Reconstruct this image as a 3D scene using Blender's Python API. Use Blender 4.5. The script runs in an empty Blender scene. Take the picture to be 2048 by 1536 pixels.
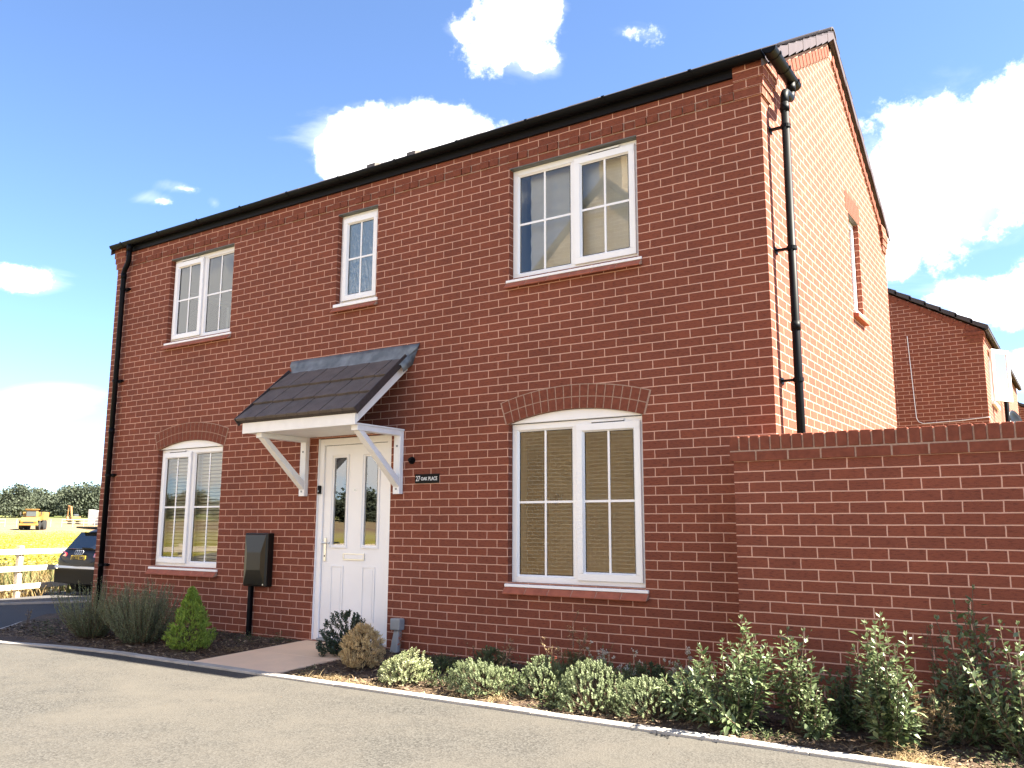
import bpy, bmesh, math, random
from mathutils import Vector, Matrix, Euler, noise
from mathutils.geometry import delaunay_2d_cdt
random.seed(7)
S = bpy.context.scene
COL = S.collection
rad = math.radians

# ------------------------------------------------------------------ camera
CAM = Vector((1.9686, -6.5771, -0.7013))
right = Vector((0.8320, 0.5550, 0.0030)); down = Vector((-0.0870, 0.1370, -0.9870)); fwd = Vector((-0.5480, 0.8210, 0.1620))
rv = (-0.1588989, 0.5873367, -0.0444654)
def _rot(r):
    v = Vector(r); return Matrix.Rotation(v.length, 3, v.normalized())
RM = _rot(rv) @ Matrix(((1, 0, 0), (0, 0, -1), (0, 1, 0)))
right, down, fwd = RM[0].copy(), RM[1].copy(), RM[2].copy()
cd = bpy.data.cameras.new('camera'); cam = bpy.data.objects.new('camera', cd); COL.objects.link(cam)
M4 = Matrix((( right.x, -down.x, -fwd.x, CAM.x), (right.y, -down.y, -fwd.y, CAM.y), (right.z, -down.z, -fwd.z, CAM.z), (0, 0, 0, 1)))
cam.matrix_world = M4
cd.sensor_width = 36; cd.lens = 1728.93 * 36 / 2048; cd.clip_start = 0.05; cd.clip_end = 3000
S.camera = cam

# ------------------------------------------------------------------ light
SUN = Vector((4.15, 1.53, 5.02)).normalized()
sd = bpy.data.lights.new('sun', 'SUN'); so = bpy.data.objects.new('sun', sd); COL.objects.link(so)
sd.energy = 4.4; sd.angle = rad(0.53); sd.color = (1.0, 0.93, 0.785)
so.rotation_euler = SUN.to_track_quat('Z', 'Y').to_euler(); so.location = (8, 4, 12)
S.view_settings.view_transform = 'Standard'; S.view_settings.look = 'None'
S.view_settings.exposure = 3.02; S.view_settings.gamma = 1.0
S.render.engine = 'CYCLES'
S.cycles.max_bounces = 8; S.cycles.transparent_max_bounces = 16

W = bpy.data.worlds.new('World'); S.world = W; W.use_nodes = True
nt = W.node_tree; N = nt.nodes; L = nt.links
bg = N['Background']
sky = N.new('ShaderNodeTexSky'); sky.sky_type = 'NISHITA'; sky.sun_disc = False
sky.sun_elevation = math.asin(SUN.z); sky.sun_rotation = math.atan2(SUN.x, SUN.y)
sky.air_density = 0.69; sky.dust_density = 0.25; sky.ozone_density = 4.5; sky.altitude = 400
tc = N.new('ShaderNodeTexCoord')
def pix(px, py):
    d = RM.transposed() @ Vector(((px - 1024) / 1728.93, (py - 768) / 1728.93, 1)); return d.normalized()
# clouds: soft ellipses around fixed compass directions of the sky, broken up with noise
CLOUDS = [(1010, 75, 105, 82), (1070, 118, 66, 40), (935, 62, 40, 32), (1085, 30, 45, 45), (1256, 66, 62, 24.5), (780, 285, 140, 72), (700, 325, 70, 42), (890, 262, 105, 52), (660, 290, 40, 26),
          (1900, 330, 240, 130), (1820, 420, 170, 115), (2060, 270, 180, 130), (1780, 510, 70, 52), (1990, 602, 160, 52), (2085, 565, 90, 50),
          (45, 560, 85, 34), (318, 400, 36, 11), (372, 378, 34, 10), (428, 405, 13, 13), (2050, 745, 60, 40), (90, 800, 90, 28), (1500, 700, 300, 120)]
def math_node(op, a=None, b=None, c=None, clamp=False):
    n = N.new('ShaderNodeMath'); n.operation = op; n.use_clamp = clamp
    for i, v in enumerate((a, b, c)):
        if v is None: continue
        if isinstance(v, (int, float)): n.inputs[i].default_value = v
        else: L.new(v, n.inputs[i])
    return n.outputs[0]
nz = N.new('ShaderNodeTexNoise'); nz.inputs['Scale'].default_value = 11; nz.inputs['Detail'].default_value = 9; nz.inputs['Roughness'].default_value = 0.68
L.new(tc.outputs['Generated'], nz.inputs['Vector'])
acc = None
def dirdot(vec, w):
    n = N.new('ShaderNodeVectorMath'); n.operation = 'DOT_PRODUCT'; L.new(tc.outputs['Generated'], n.inputs[0]); n.inputs[1].default_value = vec
    return math_node('MULTIPLY_ADD', n.outputs['Value'], 1.0, -w)
# banks of cloud behind the viewer (azimuth from +x, elevation, half widths; degrees), seen in the panes
BACK = [(214, 12.4, 10, 4.0), (203, 14, 8, 3.5), (214, 4.6, 12, 2.4), (227, 13.0, 6, 2.6), (228, 5.2, 9, 2.6), (243, 8, 8, 3), (190, 9, 9, 3)]
def azel(a, e): return Vector((math.cos(rad(a)) * math.cos(rad(e)), math.sin(rad(a)) * math.cos(rad(e)), math.sin(rad(e))))
BLOBS = [(pix(cx, cy), pix(cx + rx, cy), pix(cx, cy + ry), ry) for cx, cy, rx, ry in CLOUDS] + [(azel(a, e), azel(a + w_, e), azel(a, e + h_), 60) for a, e, w_, h_ in BACK]
for c, a, b, ry in BLOBS:
    a = a - c; b = b - c
    ka = a / a.length_squared; kb = b / b.length_squared
    qa = dirdot(ka, ka.dot(c)); qb = dirdot(kb, kb.dot(c))
    s = math_node('ADD', math_node('MULTIPLY', qa, qa), math_node('MULTIPLY', qb, qb))
    m = math_node('SUBTRACT', 1.0, math_node('SQRT', s))
    fr = N.new('ShaderNodeVectorMath'); fr.operation = 'DOT_PRODUCT'; L.new(tc.outputs['Generated'], fr.inputs[0]); fr.inputs[1].default_value = c
    m = math_node('ADD', m, math_node('MULTIPLY', math_node('LESS_THAN', fr.outputs['Value'], 0.0), -9.0))
    m = math_node('MULTIPLY_ADD', m, 1.0 if ry > 25 else 0.42, 0.06 if ry > 25 else -0.23)
    acc = m if acc is None else math_node('SMOOTH_MAX', acc, m, 0.25)
# loose broken cloud over the rest of the sky, behind the camera (seen only in the window panes)
n2 = N.new('ShaderNodeTexNoise'); n2.inputs['Scale'].default_value = 3.2; n2.inputs['Detail'].default_value = 6
L.new(tc.outputs['Generated'], n2.inputs['Vector'])
sep = N.new('ShaderNodeSeparateXYZ'); L.new(tc.outputs['Generated'], sep.inputs[0])
back = math_node('MULTIPLY', math_node('LESS_THAN', sep.outputs['Y'], -0.12), 3.0)
m2 = math_node('SUBTRACT', math_node('MULTIPLY', math_node('SUBTRACT', n2.outputs['Fac'], 0.56), 5.0), math_node('SUBTRACT', 3.0, back))
acc = math_node('MAXIMUM', acc, m2)
dens = math_node('ADD', acc, math_node('MULTIPLY', math_node('SUBTRACT', nz.outputs['Fac'], 0.5), 2.7))
mr = N.new('ShaderNodeMapRange'); mr.interpolation_type = 'SMOOTHSTEP'; L.new(dens, mr.inputs['Value'])
mr.inputs['From Min'].default_value = -0.08; mr.inputs['From Max'].default_value = 0.50
cn = N.new('ShaderNodeTexNoise'); cn.inputs['Scale'].default_value = 5; cn.inputs['Detail'].default_value = 4; L.new(tc.outputs['Generated'], cn.inputs['Vector'])
cc = N.new('ShaderNodeMix'); cc.data_type = 'RGBA'; L.new(cn.outputs['Fac'], cc.inputs['Factor'])
cc.inputs['A'].default_value = (6.9, 6.8, 6.7, 1); cc.inputs['B'].default_value = (9.2, 9, 8.8, 1)
mpw = N.new('ShaderNodeMapping'); mpw.inputs['Scale'].default_value = (5, 5, 13); mpw.inputs['Rotation'].default_value = (0.4, 0.2, 0.3); L.new(tc.outputs['Generated'], mpw.inputs['Vector'])
nw = N.new('ShaderNodeTexNoise'); nw.inputs['Scale'].default_value = 1.0; nw.inputs['Detail'].default_value = 7; nw.inputs['Roughness'].default_value = 0.6; nw.inputs['Distortion'].default_value = 0.6; L.new(mpw.outputs[0], nw.inputs['Vector'])
wd = math_node('ADD', acc, math_node('MULTIPLY', math_node('SUBTRACT', nw.outputs['Fac'], 0.5), 3.2))
mw = N.new('ShaderNodeMapRange'); mw.interpolation_type = 'SMOOTHSTEP'; L.new(wd, mw.inputs['Value']); mw.inputs['From Min'].default_value = -0.25; mw.inputs['From Max'].default_value = 0.75; mw.inputs['To Max'].default_value = 0.22
cf = math_node('MAXIMUM', mr.outputs['Result'], mw.outputs['Result'])
mx = N.new('ShaderNodeMix'); mx.data_type = 'RGBA'; L.new(cf, mx.inputs['Factor']); L.new(sky.outputs['Color'], mx.inputs['A']); L.new(cc.outputs['Result'], mx.inputs['B'])
L.new(mx.outputs['Result'], bg.inputs['Color']); bg.inputs['Strength'].default_value = 0.05

# ------------------------------------------------------------------ materials
def newmat(name):
    m = bpy.data.materials.new(name); m.use_nodes = True
    return m, m.node_tree.nodes, m.node_tree.links, m.node_tree.nodes['Principled BSDF']
def plain(name, col, rough=0.5, noise_amt=0.0, nscale=20, metal=0.0, bump=0.0, bscale=60, coat=0.0, col2=None, spec=0.5, trans=0.0):
    m, n, l, p = newmat(name)
    p.inputs['Base Color'].default_value = (*col, 1); p.inputs['Roughness'].default_value = rough; p.inputs['Metallic'].default_value = metal
    p.inputs['Specular IOR Level'].default_value = spec
    if coat: p.inputs['Coat Weight'].default_value = coat; p.inputs['Coat Roughness'].default_value = 0.05
    t = n.new('ShaderNodeTexCoord')
    if noise_amt or col2:
        x = n.new('ShaderNodeTexNoise'); x.inputs['Scale'].default_value = nscale; x.inputs['Detail'].default_value = 5; l.new(t.outputs['Object'], x.inputs['Vector'])
        r = n.new('ShaderNodeMapRange'); l.new(x.outputs['Fac'], r.inputs['Value']); r.inputs['From Min'].default_value = 0.35; r.inputs['From Max'].default_value = 0.65
        k = n.new('ShaderNodeMix'); k.data_type = 'RGBA'; l.new(r.outputs['Result'], k.inputs['Factor'])
        c2 = col2 if col2 else tuple(c * (1 - noise_amt) for c in col)
        k.inputs['A'].default_value = (*col, 1); k.inputs['B'].default_value = (*c2, 1); l.new(k.outputs['Result'], p.inputs['Base Color'])
    if bump:
        y = n.new('ShaderNodeTexNoise'); y.inputs['Scale'].default_value = bscale; y.inputs['Detail'].default_value = 4; l.new(t.outputs['Object'], y.inputs['Vector'])
        b = n.new('ShaderNodeBump'); b.inputs['Strength'].default_value = bump; b.inputs['Distance'].default_value = 0.01; l.new(y.outputs['Fac'], b.inputs['Height']); l.new(b.outputs['Normal'], p.inputs['Normal'])
    return m
def leafmat(name, c1, c2, rough=0.5, trans=0.35, scale=9.0):
    """two-tone leaves; the tone is picked per leaf through the UV of the leaf"""
    m, n, l, p = newmat(name)
    uv = n.new('ShaderNodeUVMap'); s = n.new('ShaderNodeSeparateXYZ'); l.new(uv.outputs['UV'], s.inputs[0])
    k = n.new('ShaderNodeMix'); k.data_type = 'RGBA'; l.new(s.outputs['X'], k.inputs['Factor'])
    k.inputs['A'].default_value = (*c1, 1); k.inputs['B'].default_value = (*c2, 1); l.new(k.outputs['Result'], p.inputs['Base Color'])
    p.inputs['Roughness'].default_value = rough
    tr = n.new('ShaderNodeBsdfTranslucent'); l.new(k.outputs['Result'], tr.inputs['Color'])
    mixs = n.new('ShaderNodeMixShader'); mixs.inputs[0].default_value = trans
    l.new(p.outputs[0], mixs.inputs[1]); l.new(tr.outputs[0], mixs.inputs[2]); l.new(mixs.outputs[0], n['Material Output'].inputs['Surface'])
    return m
def brickmat(name, c1, c2, mortar, rough=0.85, crease=0.35, bw=0.225, rh=0.075, ms=0.0046, bump=0.38):
    m, n, l, p = newmat(name)
    uv = n.new('ShaderNodeUVMap')
    wob = n.new('ShaderNodeTexNoise'); wob.inputs['Scale'].default_value = 9; wob.inputs['Detail'].default_value = 2; l.new(uv.outputs['UV'], wob.inputs['Vector'])
    wv = n.new('ShaderNodeVectorMath'); wv.operation = 'MULTIPLY_ADD'; l.new(wob.outputs['Color'], wv.inputs[0]); wv.inputs[1].default_value = (0.010, 0.0055, 0); wv.inputs[2].default_value = (-0.005, -0.00275, 0)
    av = n.new('ShaderNodeVectorMath'); av.operation = 'ADD'; l.new(uv.outputs['UV'], av.inputs[0]); l.new(wv.outputs[0], av.inputs[1])
    b = n.new('ShaderNodeTexBrick'); l.new(av.outputs[0], b.inputs['Vector']); b.offset = 0.5; b.squash = 1.0
    b.inputs['Scale'].default_value = 1; b.inputs['Brick Width'].default_value = bw; b.inputs['Row Height'].default_value = rh
    b.inputs['Mortar Size'].default_value = ms; b.inputs['Mortar Smooth'].default_value = 0.25; b.inputs['Bias'].default_value = 0.0
    b.inputs['Color1'].default_value = (*c1, 1); b.inputs['Color2'].default_value = (*c2, 1); b.inputs['Mortar'].default_value = (*mortar, 1)
    # drag-face creases: noise stretched along the brick
    mp = n.new('ShaderNodeMapping'); mp.inputs['Scale'].default_value = (1, 4.5, 1); l.new(uv.outputs['UV'], mp.inputs['Vector'])
    cr = n.new('ShaderNodeTexNoise'); cr.inputs['Scale'].default_value = 26; cr.inputs['Detail'].default_value = 4; cr.inputs['Roughness'].default_value = 0.6; l.new(mp.outputs[0], cr.inputs['Vector'])
    rr = n.new('ShaderNodeMapRange'); l.new(cr.outputs['Fac'], rr.inputs['Value']); rr.inputs['From Min'].default_value = 0.33; rr.inputs['From Max'].default_value = 0.5; rr.inputs['To Min'].default_value = 1 - crease; rr.inputs['To Max'].default_value = 1
    big = n.new('ShaderNodeTexNoise'); big.inputs['Scale'].default_value = 1.3; big.inputs['Detail'].default_value = 6; big.inputs['Roughness'].default_value = 0.7; l.new(uv.outputs['UV'], big.inputs['Vector'])
    br = n.new('ShaderNodeMapRange'); l.new(big.outputs['Fac'], br.inputs['Value']); br.inputs['From Min'].default_value = 0.3; br.inputs['From Max'].default_value = 0.7; br.inputs['To Min'].default_value = 0.86; br.inputs['To Max'].default_value = 1.12
    fi = n.new('ShaderNodeTexNoise'); fi.inputs['Scale'].default_value = 170; fi.inputs['Detail'].default_value = 3; l.new(uv.outputs['UV'], fi.inputs['Vector'])
    fr = n.new('ShaderNodeMapRange'); l.new(fi.outputs['Fac'], fr.inputs['Value']); fr.inputs['From Min'].default_value = 0.25; fr.inputs['From Max'].default_value = 0.75; fr.inputs['To Min'].default_value = 0.84; fr.inputs['To Max'].default_value = 1.14
    def mul(a, b_):
        q = n.new('ShaderNodeMath'); q.operation = 'MULTIPLY'; l.new(a, q.inputs[0]); l.new(b_, q.inputs[1]); return q.outputs[0]
    inv = n.new('ShaderNodeMath'); inv.operation = 'MAXIMUM'; l.new(rr.outputs['Result'], inv.inputs[0]); l.new(b.outputs['Fac'], inv.inputs[1])
    k = mul(mul(inv.outputs[0], br.outputs['Result']), fr.outputs['Result'])
    v = n.new('ShaderNodeVectorMath'); v.operation = 'SCALE'; l.new(b.outputs['Color'], v.inputs[0]); l.new(k, v.inputs['Scale']); l.new(v.outputs[0], p.inputs['Base Color'])
    h = n.new('ShaderNodeMath'); h.operation = 'MULTIPLY_ADD'; l.new(b.outputs['Fac'], h.inputs[0]); h.inputs[1].default_value = -1.0; l.new(mul(inv.outputs[0], fr.outputs['Result']), h.inputs[2])
    bp = n.new('ShaderNodeBump'); bp.inputs['Strength'].default_value = bump; bp.inputs['Distance'].default_value = 0.006; l.new(h.outputs[0], bp.inputs['Height']); l.new(bp.outputs['Normal'], p.inputs['Normal'])
    p.inputs['Roughness'].default_value = rough; p.inputs['Specular IOR Level'].default_value = 0.25
    return m
def glassmat(name, ior=1.95, wave=0.02, tint=(0.92, 0.95, 0.95), rough=0.0, wscale=2.0):
    m, n, l, p = newmat(name); n.remove(p)
    t = n.new('ShaderNodeTexCoord'); x = n.new('ShaderNodeTexNoise'); x.inputs['Scale'].default_value = wscale; x.inputs['Detail'].default_value = 1; l.new(t.outputs['Object'], x.inputs['Vector'])
    b = n.new('ShaderNodeBump'); b.inputs['Strength'].default_value = wave; b.inputs['Distance'].default_value = 0.1; l.new(x.outputs['Fac'], b.inputs['Height'])
    g = n.new('ShaderNodeBsdfGlossy'); g.inputs['Roughness'].default_value = rough; l.new(b.outputs['Normal'], g.inputs['Normal'])
    tr = n.new('ShaderNodeBsdfTransparent'); tr.inputs['Color'].default_value = (*tint, 1)
    f = n.new('ShaderNodeFresnel'); f.inputs['IOR'].default_value = ior
    mm = n.new('ShaderNodeMixShader'); l.new(f.outputs[0], mm.inputs[0]); l.new(tr.outputs[0], mm.inputs[1]); l.new(g.outputs[0], mm.inputs[2]); l.new(mm.outputs[0], n['Material Output'].inputs['Surface'])
    return m
def groundmat(name, c1, c2, c3, s1=3.0, s2=60.0, bump=0.6, spec=0.2, s3=1.2, patch=0.35, dist=0.01):
    m, n, l, p = newmat(name); t = n.new('ShaderNodeTexCoord')
    def nz(s, d=5, r=0.6):
        x = n.new('ShaderNodeTexNoise'); x.inputs['Scale'].default_value = s; x.inputs['Detail'].default_value = d; x.inputs['Roughness'].default_value = r; l.new(t.outputs['Object'], x.inputs['Vector']); return x.outputs['Fac']
    def mix(f, a, b_, lo, hi):
        r = n.new('ShaderNodeMapRange'); l.new(f, r.inputs['Value']); r.inputs['From Min'].default_value = lo; r.inputs['From Max'].default_value = hi
        k = n.new('ShaderNodeMix'); k.data_type = 'RGBA'; l.new(r.outputs['Result'], k.inputs['Factor'])
        for sck, v in (('A', a), ('B', b_)):
            if isinstance(v, tuple): k.inputs[sck].default_value = (*v, 1)
            else: l.new(v, k.inputs[sck])
        return k.outputs['Result']
    a = mix(nz(s1), c1, c2, 0.4, 0.62)
    f = nz(s2, 3, 0.7)
    a2 = mix(f, a, c3, 0.55, 0.72)
    l.new(a2, p.inputs['Base Color']); p.inputs['Roughness'].default_value = 0.92; p.inputs['Specular IOR Level'].default_value = spec
    b = n.new('ShaderNodeBump'); b.inputs['Strength'].default_value = bump; b.inputs['Distance'].default_value = dist; l.new(f, b.inputs['Height']); l.new(b.outputs['Normal'], p.inputs['Normal'])
    return m

RED1, RED2, MORT = (0.215, 0.061, 0.034), (0.184, 0.054, 0.032), (0.56, 0.32, 0.235)
M = {}
M['brick'] = brickmat('red_brick', RED1, RED2, MORT)
M['brick_plain'] = plain('red_brick_face', (0.205, 0.060, 0.035), 0.85, 0.25, 25, bump=0.4, bscale=120, spec=0.2)
M['mortar'] = plain('mortar', (0.42, 0.27, 0.20), 0.95, 0.25, 60, bump=0.4, bscale=200, spec=0.1)
M['tan_brick'] = brickmat('tan_brick', (0.52, 0.36, 0.20), (0.44, 0.30, 0.165), (0.80, 0.70, 0.55), ms=0.007, crease=0.2)
M['creasing'] = plain('red_creasing_tile', (0.36, 0.105, 0.060), 0.7, 0.25, 14, bump=0.15, spec=0.3)
M['upvc'] = plain('white_upvc', (0.86, 0.845, 0.84), 0.32, 0.04, 3)
M['white_wood'] = plain('white_painted_timber', (0.85, 0.835, 0.82), 0.5, 0.07, 9, bump=0.08, bscale=90)
M['gasket'] = plain('black_gasket', (0.02, 0.02, 0.02), 0.6)
M['black'] = plain('black_pvc', (0.0030, 0.0033, 0.0045), 0.5, 0.3, 6, spec=0.12)
M['fascia'] = plain('black_fascia_board', (0.004, 0.004, 0.006), 0.6, spec=0.2)
M['steel'] = plain('grey_lintel_steel', (0.12, 0.125, 0.115), 0.5, 0.2, 12)
M['tile'] = plain('dark_brown_roof_tile', (0.052, 0.038, 0.036), 0.62, 0.35, 30, bump=0.25, bscale=160)
M['tile_grey'] = plain('weathered_canopy_tile', (0.120, 0.093, 0.080), 0.65, 0.3, 8, bump=0.25, bscale=160)
M['verge'] = plain('brown_verge_cap', (0.080, 0.062, 0.066), 0.6, 0.15, 10, spec=0.2)
M['lead'] = plain('lead_flashing', (0.10, 0.112, 0.122), 0.5, 0.0, 9, metal=0.15, bump=0.4, bscale=14, col2=(0.20, 0.215, 0.225))
M['glass'] = glassmat('window_glass', wave=0.006)
M['glass_door'] = glassmat('door_glass', 2.6, 0.01)
M['interior'] = plain('cream_plaster', (0.82, 0.72, 0.55), 0.9, 0.06, 2)
M['interior_white'] = plain('white_plaster', (0.74, 0.74, 0.72), 0.9, 0.04, 2)
M['carpet'] = plain('beige_carpet', (0.30, 0.25, 0.19), 1.0, 0.2, 60)
M['chrome'] = plain('brushed_chrome', (0.62, 0.62, 0.60), 0.28, metal=1.0)
M['grey_pvc'] = plain('grey_pvc', (0.30, 0.31, 0.31), 0.5, 0.12, 8)
M['path'] = groundmat('buff_paving_slabs', (0.78, 0.55, 0.37), (0.70, 0.50, 0.34), (0.64, 0.46, 0.32), 2.0, 90, 0.12, dist=0.003)
M['kerb'] = plain('concrete_edging', (0.42, 0.385, 0.34), 0.9, 0.25, 7, bump=0.4, bscale=90)
M['soil'] = groundmat('bark_and_soil', (0.105, 0.068, 0.045), (0.055, 0.037, 0.027), (0.19, 0.13, 0.085), 7, 45, 1.0, dist=0.03)
M['board'] = plain('sawn_timber_rail', (0.60, 0.50, 0.37), 0.9, 0.15, 12, bump=0.2)

def tarmac(name, dark, light, dust):
    m, n, l, p = newmat(name); t = n.new('ShaderNodeTexCoord')
    def nz(s, d=5, r=0.6):
        x = n.new('ShaderNodeTexNoise'); x.inputs['Scale'].default_value = s; x.inputs['Detail'].default_value = d; x.inputs['Roughness'].default_value = r; l.new(t.outputs['Object'], x.inputs['Vector']); return x.outputs['Fac']
    def rng(f, lo, hi):
        r = n.new('ShaderNodeMapRange'); l.new(f, r.inputs['Value']); r.inputs['From Min'].default_value = lo; r.inputs['From Max'].default_value = hi; return r.outputs['Result']
    def mix(f, a, b_):
        k = n.new('ShaderNodeMix'); k.data_type = 'RGBA'; l.new(f, k.inputs['Factor'])
        for sck, v in (('A', a), ('B', b_)):
            if isinstance(v, tuple): k.inputs[sck].default_value = (*v, 1)
            else: l.new(v, k.inputs[sck])
        return k.outputs['Result']
    vo = n.new('ShaderNodeTexVoronoi'); vo.inputs['Scale'].default_value = 85; l.new(t.outputs['Object'], vo.inputs['Vector'])
    sp = n.new('ShaderNodeSeparateColor'); l.new(vo.outputs['Color'], sp.inputs['Color'])
    a = mix(rng(sp.outputs['Red'], 0.1, 0.95), dark, light)
    a = mix(rng(nz(0.75, 7, 0.7), 0.42, 0.66), a, dust); a = mix(rng(nz(130, 3, 0.8), 0.60, 0.70), a, tuple(c * 0.6 for c in dark))
    hole = rng(nz(55, 5, 0.8), 0.60, 0.66)
    a = mix(hole, a, tuple(c * 0.62 for c in dark))
    l.new(a, p.inputs['Base Color']); p.inputs['Roughness'].default_value = 0.9; p.inputs['Specular IOR Level'].default_value = 0.15
    b = n.new('ShaderNodeBump'); b.inputs['Strength'].default_value = 0.5; b.inputs['Distance'].default_value = 0.004; l.new(vo.outputs['Distance'], b.inputs['Height']); l.new(b.outputs['Normal'], p.inputs['Normal'])
    return m
M['tarmac'] = tarmac('worn_tarmac', (0.044, 0.041, 0.037), (0.083, 0.078, 0.071), (0.085, 0.077, 0.067))
M['tarmac_dark'] = tarmac('dark_tarmac', (0.030, 0.031, 0.035), (0.050, 0.050, 0.055), (0.048, 0.048, 0.052))
M['paving'] = tarmac('pale_footway', (0.055, 0.052, 0.052), (0.10, 0.095, 0.095), (0.09, 0.083, 0.08))

# ------------------------------------------------------------------ mesh helpers
def tag(o, label=None, cat=None, group=None, kind=None):
    if label: o['label'] = label
    if cat: o['category'] = cat
    if group: o['group'] = group
    if kind: o['kind'] = kind
    return o
def empty(name, loc, label, cat, group=None):
    o = bpy.data.objects.new(name, None); COL.objects.link(o); o.location = loc; o.empty_display_size = 0.2
    return tag(o, label, cat, group)
def root_loc(o):
    while o.parent: o = o.parent
    return Vector(o.location)
class MB:
    def __init__(s): s.v = []; s.f = []; s.uv = []
    def face(s, pts, uv=None):
        i = len(s.v); s.v += [tuple(p) for p in pts]; s.f.append(list(range(i, i + len(pts)))); s.uv.append(uv); return s
    def box(s, a, b):
        x0, y0, z0 = (min(a[i], b[i]) for i in range(3)); x1, y1, z1 = (max(a[i], b[i]) for i in range(3))
        P = [(x0, y0, z0), (x1, y0, z0), (x1, y1, z0), (x0, y1, z0), (x0, y0, z1), (x1, y0, z1), (x1, y1, z1), (x0, y1, z1)]
        for q in ((0, 3, 2, 1), (4, 5, 6, 7), (0, 1, 5, 4), (1, 2, 6, 5), (2, 3, 7, 6), (3, 0, 4, 7)): s.face([P[i] for i in q])
        return s
    def prism(s, poly, off):
        """closed polygon of 3D points extruded by vector off"""
        off = Vector(off); A = [Vector(p) for p in poly]; B = [p + off for p in A]; n = len(A)
        s.face(A[::-1]); s.face(B)
        for i in range(n): s.face([A[i], A[(i + 1) % n], B[(i + 1) % n], B[i]])
        return s
    def tube(s, pts, r, n=8, cap=True):
        pts = [Vector(p) for p in pts]; rs = r if isinstance(r, (list, tuple)) else [r] * len(pts); rings = []
        ref = None
        for i, p in enumerate(pts):
            t = (pts[min(i + 1, len(pts) - 1)] - pts[max(i - 1, 0)]).normalized()
            if ref is None: ref = Vector((0, 0, 1)) if abs(t.z) < 0.9 else Vector((1, 0, 0))
            u = t.cross(ref).normalized(); w = u.cross(t).normalized(); ref = w
            rings.append([p + (u * math.cos(2 * math.pi * k / n) + w * math.sin(2 * math.pi * k / n)) * rs[i] for k in range(n)])
        b = len(s.v)
        for R in rings: s.v += [tuple(q) for q in R]
        for i in range(len(rings) - 1):
            for k in range(n):
                s.f.append([b + i * n + k, b + i * n + (k + 1) % n, b + (i + 1) * n + (k + 1) % n, b + (i + 1) * n + k]); s.uv.append(None)
        if cap:
            s.f.append([b + k for k in range(n)][::-1]); s.uv.append(None); s.f.append([b + (len(rings) - 1) * n + k for k in range(n)]); s.uv.append(None)
        return s
    def build(s, name, mat, parent=None, smooth=False, bevel=0.0, uvfn=None, weld=True, kind=None, seg=2):
        me = bpy.data.meshes.new(name); off = root_loc(parent) if parent else Vector((0, 0, 0))
        me.from_pydata([tuple(Vector(v) - off) for v in s.v], [], s.f)
        for mt in (mat if isinstance(mat, (list, tuple)) else [mat]): me.materials.append(mt)
        if any(u is not None for u in s.uv) or uvfn:
            lay = me.uv_layers.new(name='UVMap')
            for pi, poly in enumerate(me.polygons):
                u = s.uv[pi]
                if u is None and uvfn:
                    nrm = poly.normal; u = [uvfn(Vector(me.vertices[v].co) + off, nrm) for v in poly.vertices]
                if u is None: u = [(0.5, 0.5)] * len(poly.vertices)
                if isinstance(u[0], (int, float)): u = [u] * len(poly.vertices)
                for li, q in zip(poly.loop_indices, u): lay.data[li].uv = q
        if weld and len(s.v) < 60000:
            bm = bmesh.new(); bm.from_mesh(me); bmesh.ops.remove_doubles(bm, verts=bm.verts, dist=1e-5)
            if bevel > 0: bmesh.ops.recalc_face_normals(bm, faces=bm.faces)
            bm.to_mesh(me); bm.free()
        if smooth:
            for p in me.polygons: p.use_smooth = True
        o = bpy.data.objects.new(name, me); COL.objects.link(o)
        if parent: o.parent = parent
        if bevel > 0:
            bv = o.modifiers.new('bevel', 'BEVEL'); bv.width = bevel; bv.segments = seg; bv.limit_method = 'ANGLE'; bv.angle_limit = rad(40)
        if smooth == 'auto':
            pass
        if kind: o['kind'] = kind
        return o

def fac_uv(x0=0.0, y0=0.0, z0=0.0, xo=0.22, yo=-0.1075):
    def f(p, n):
        if abs(n.z) > 0.8: return (p.x - x0 + xo, p.y - y0)
        if abs(n.x) > abs(n.y): return (p.y - y0 + yo, p.z - z0)
        return (p.x - x0 + xo, p.z - z0)
    return f
HUV = fac_uv()

def arc_pts(x0, x1, zs, rise, n=24, r_off=0.0):
    w = x1 - x0; R = (w * w / 4 + rise * rise) / (2 * rise); cx = (x0 + x1) / 2; cz = zs + rise - R; a = math.asin(w / 2 / R)
    return [(cx + (R + r_off) * math.sin(t), cz + (R + r_off) * math.cos(t)) for t in [a - 2 * a * i / n for i in range(n + 1)]], (cx, cz, R, a)

def holed_wall(mb, outer, holes, to3, depth_vec, reveal=True, flip=False):
    """outer/holes: 2D loops; to3 maps (a,b) to the wall face; depth_vec extrudes the reveals"""
    pts = []; edges = []
    for loop in [outer] + holes:
        b = len(pts); pts += [Vector(p) for p in loop]; edges += [(b + i, b + (i + 1) % len(loop)) for i in range(len(loop))]
    vs, es, fs, _, _, _ = delaunay_2d_cdt(pts, edges, [], 0, 1e-6)
    def inside(p, loop):
        c = False; n = len(loop)
        for i in range(n):
            (x1, y1), (x2, y2) = loop[i], loop[(i + 1) % n]
            if (y1 > p[1]) != (y2 > p[1]) and p[0] < (x2 - x1) * (p[1] - y1) / (y2 - y1) + x1: c = not c
        return c
    for f in fs:
        c = sum((vs[i] for i in f), Vector((0, 0))) / len(f)
        if inside(c, outer) and not any(inside(c, h) for h in holes):
            q = [to3(*vs[i]) for i in f]; mb.face(q[::-1] if flip else q)
    dv = Vector(depth_vec)
    if reveal:
        for h in holes:
            for i in range(len(h)):
                a = Vector(to3(*h[i])); b = Vector(to3(*h[(i + 1) % len(h)])); mb.face([a, b, b + dv, a + dv])

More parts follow.
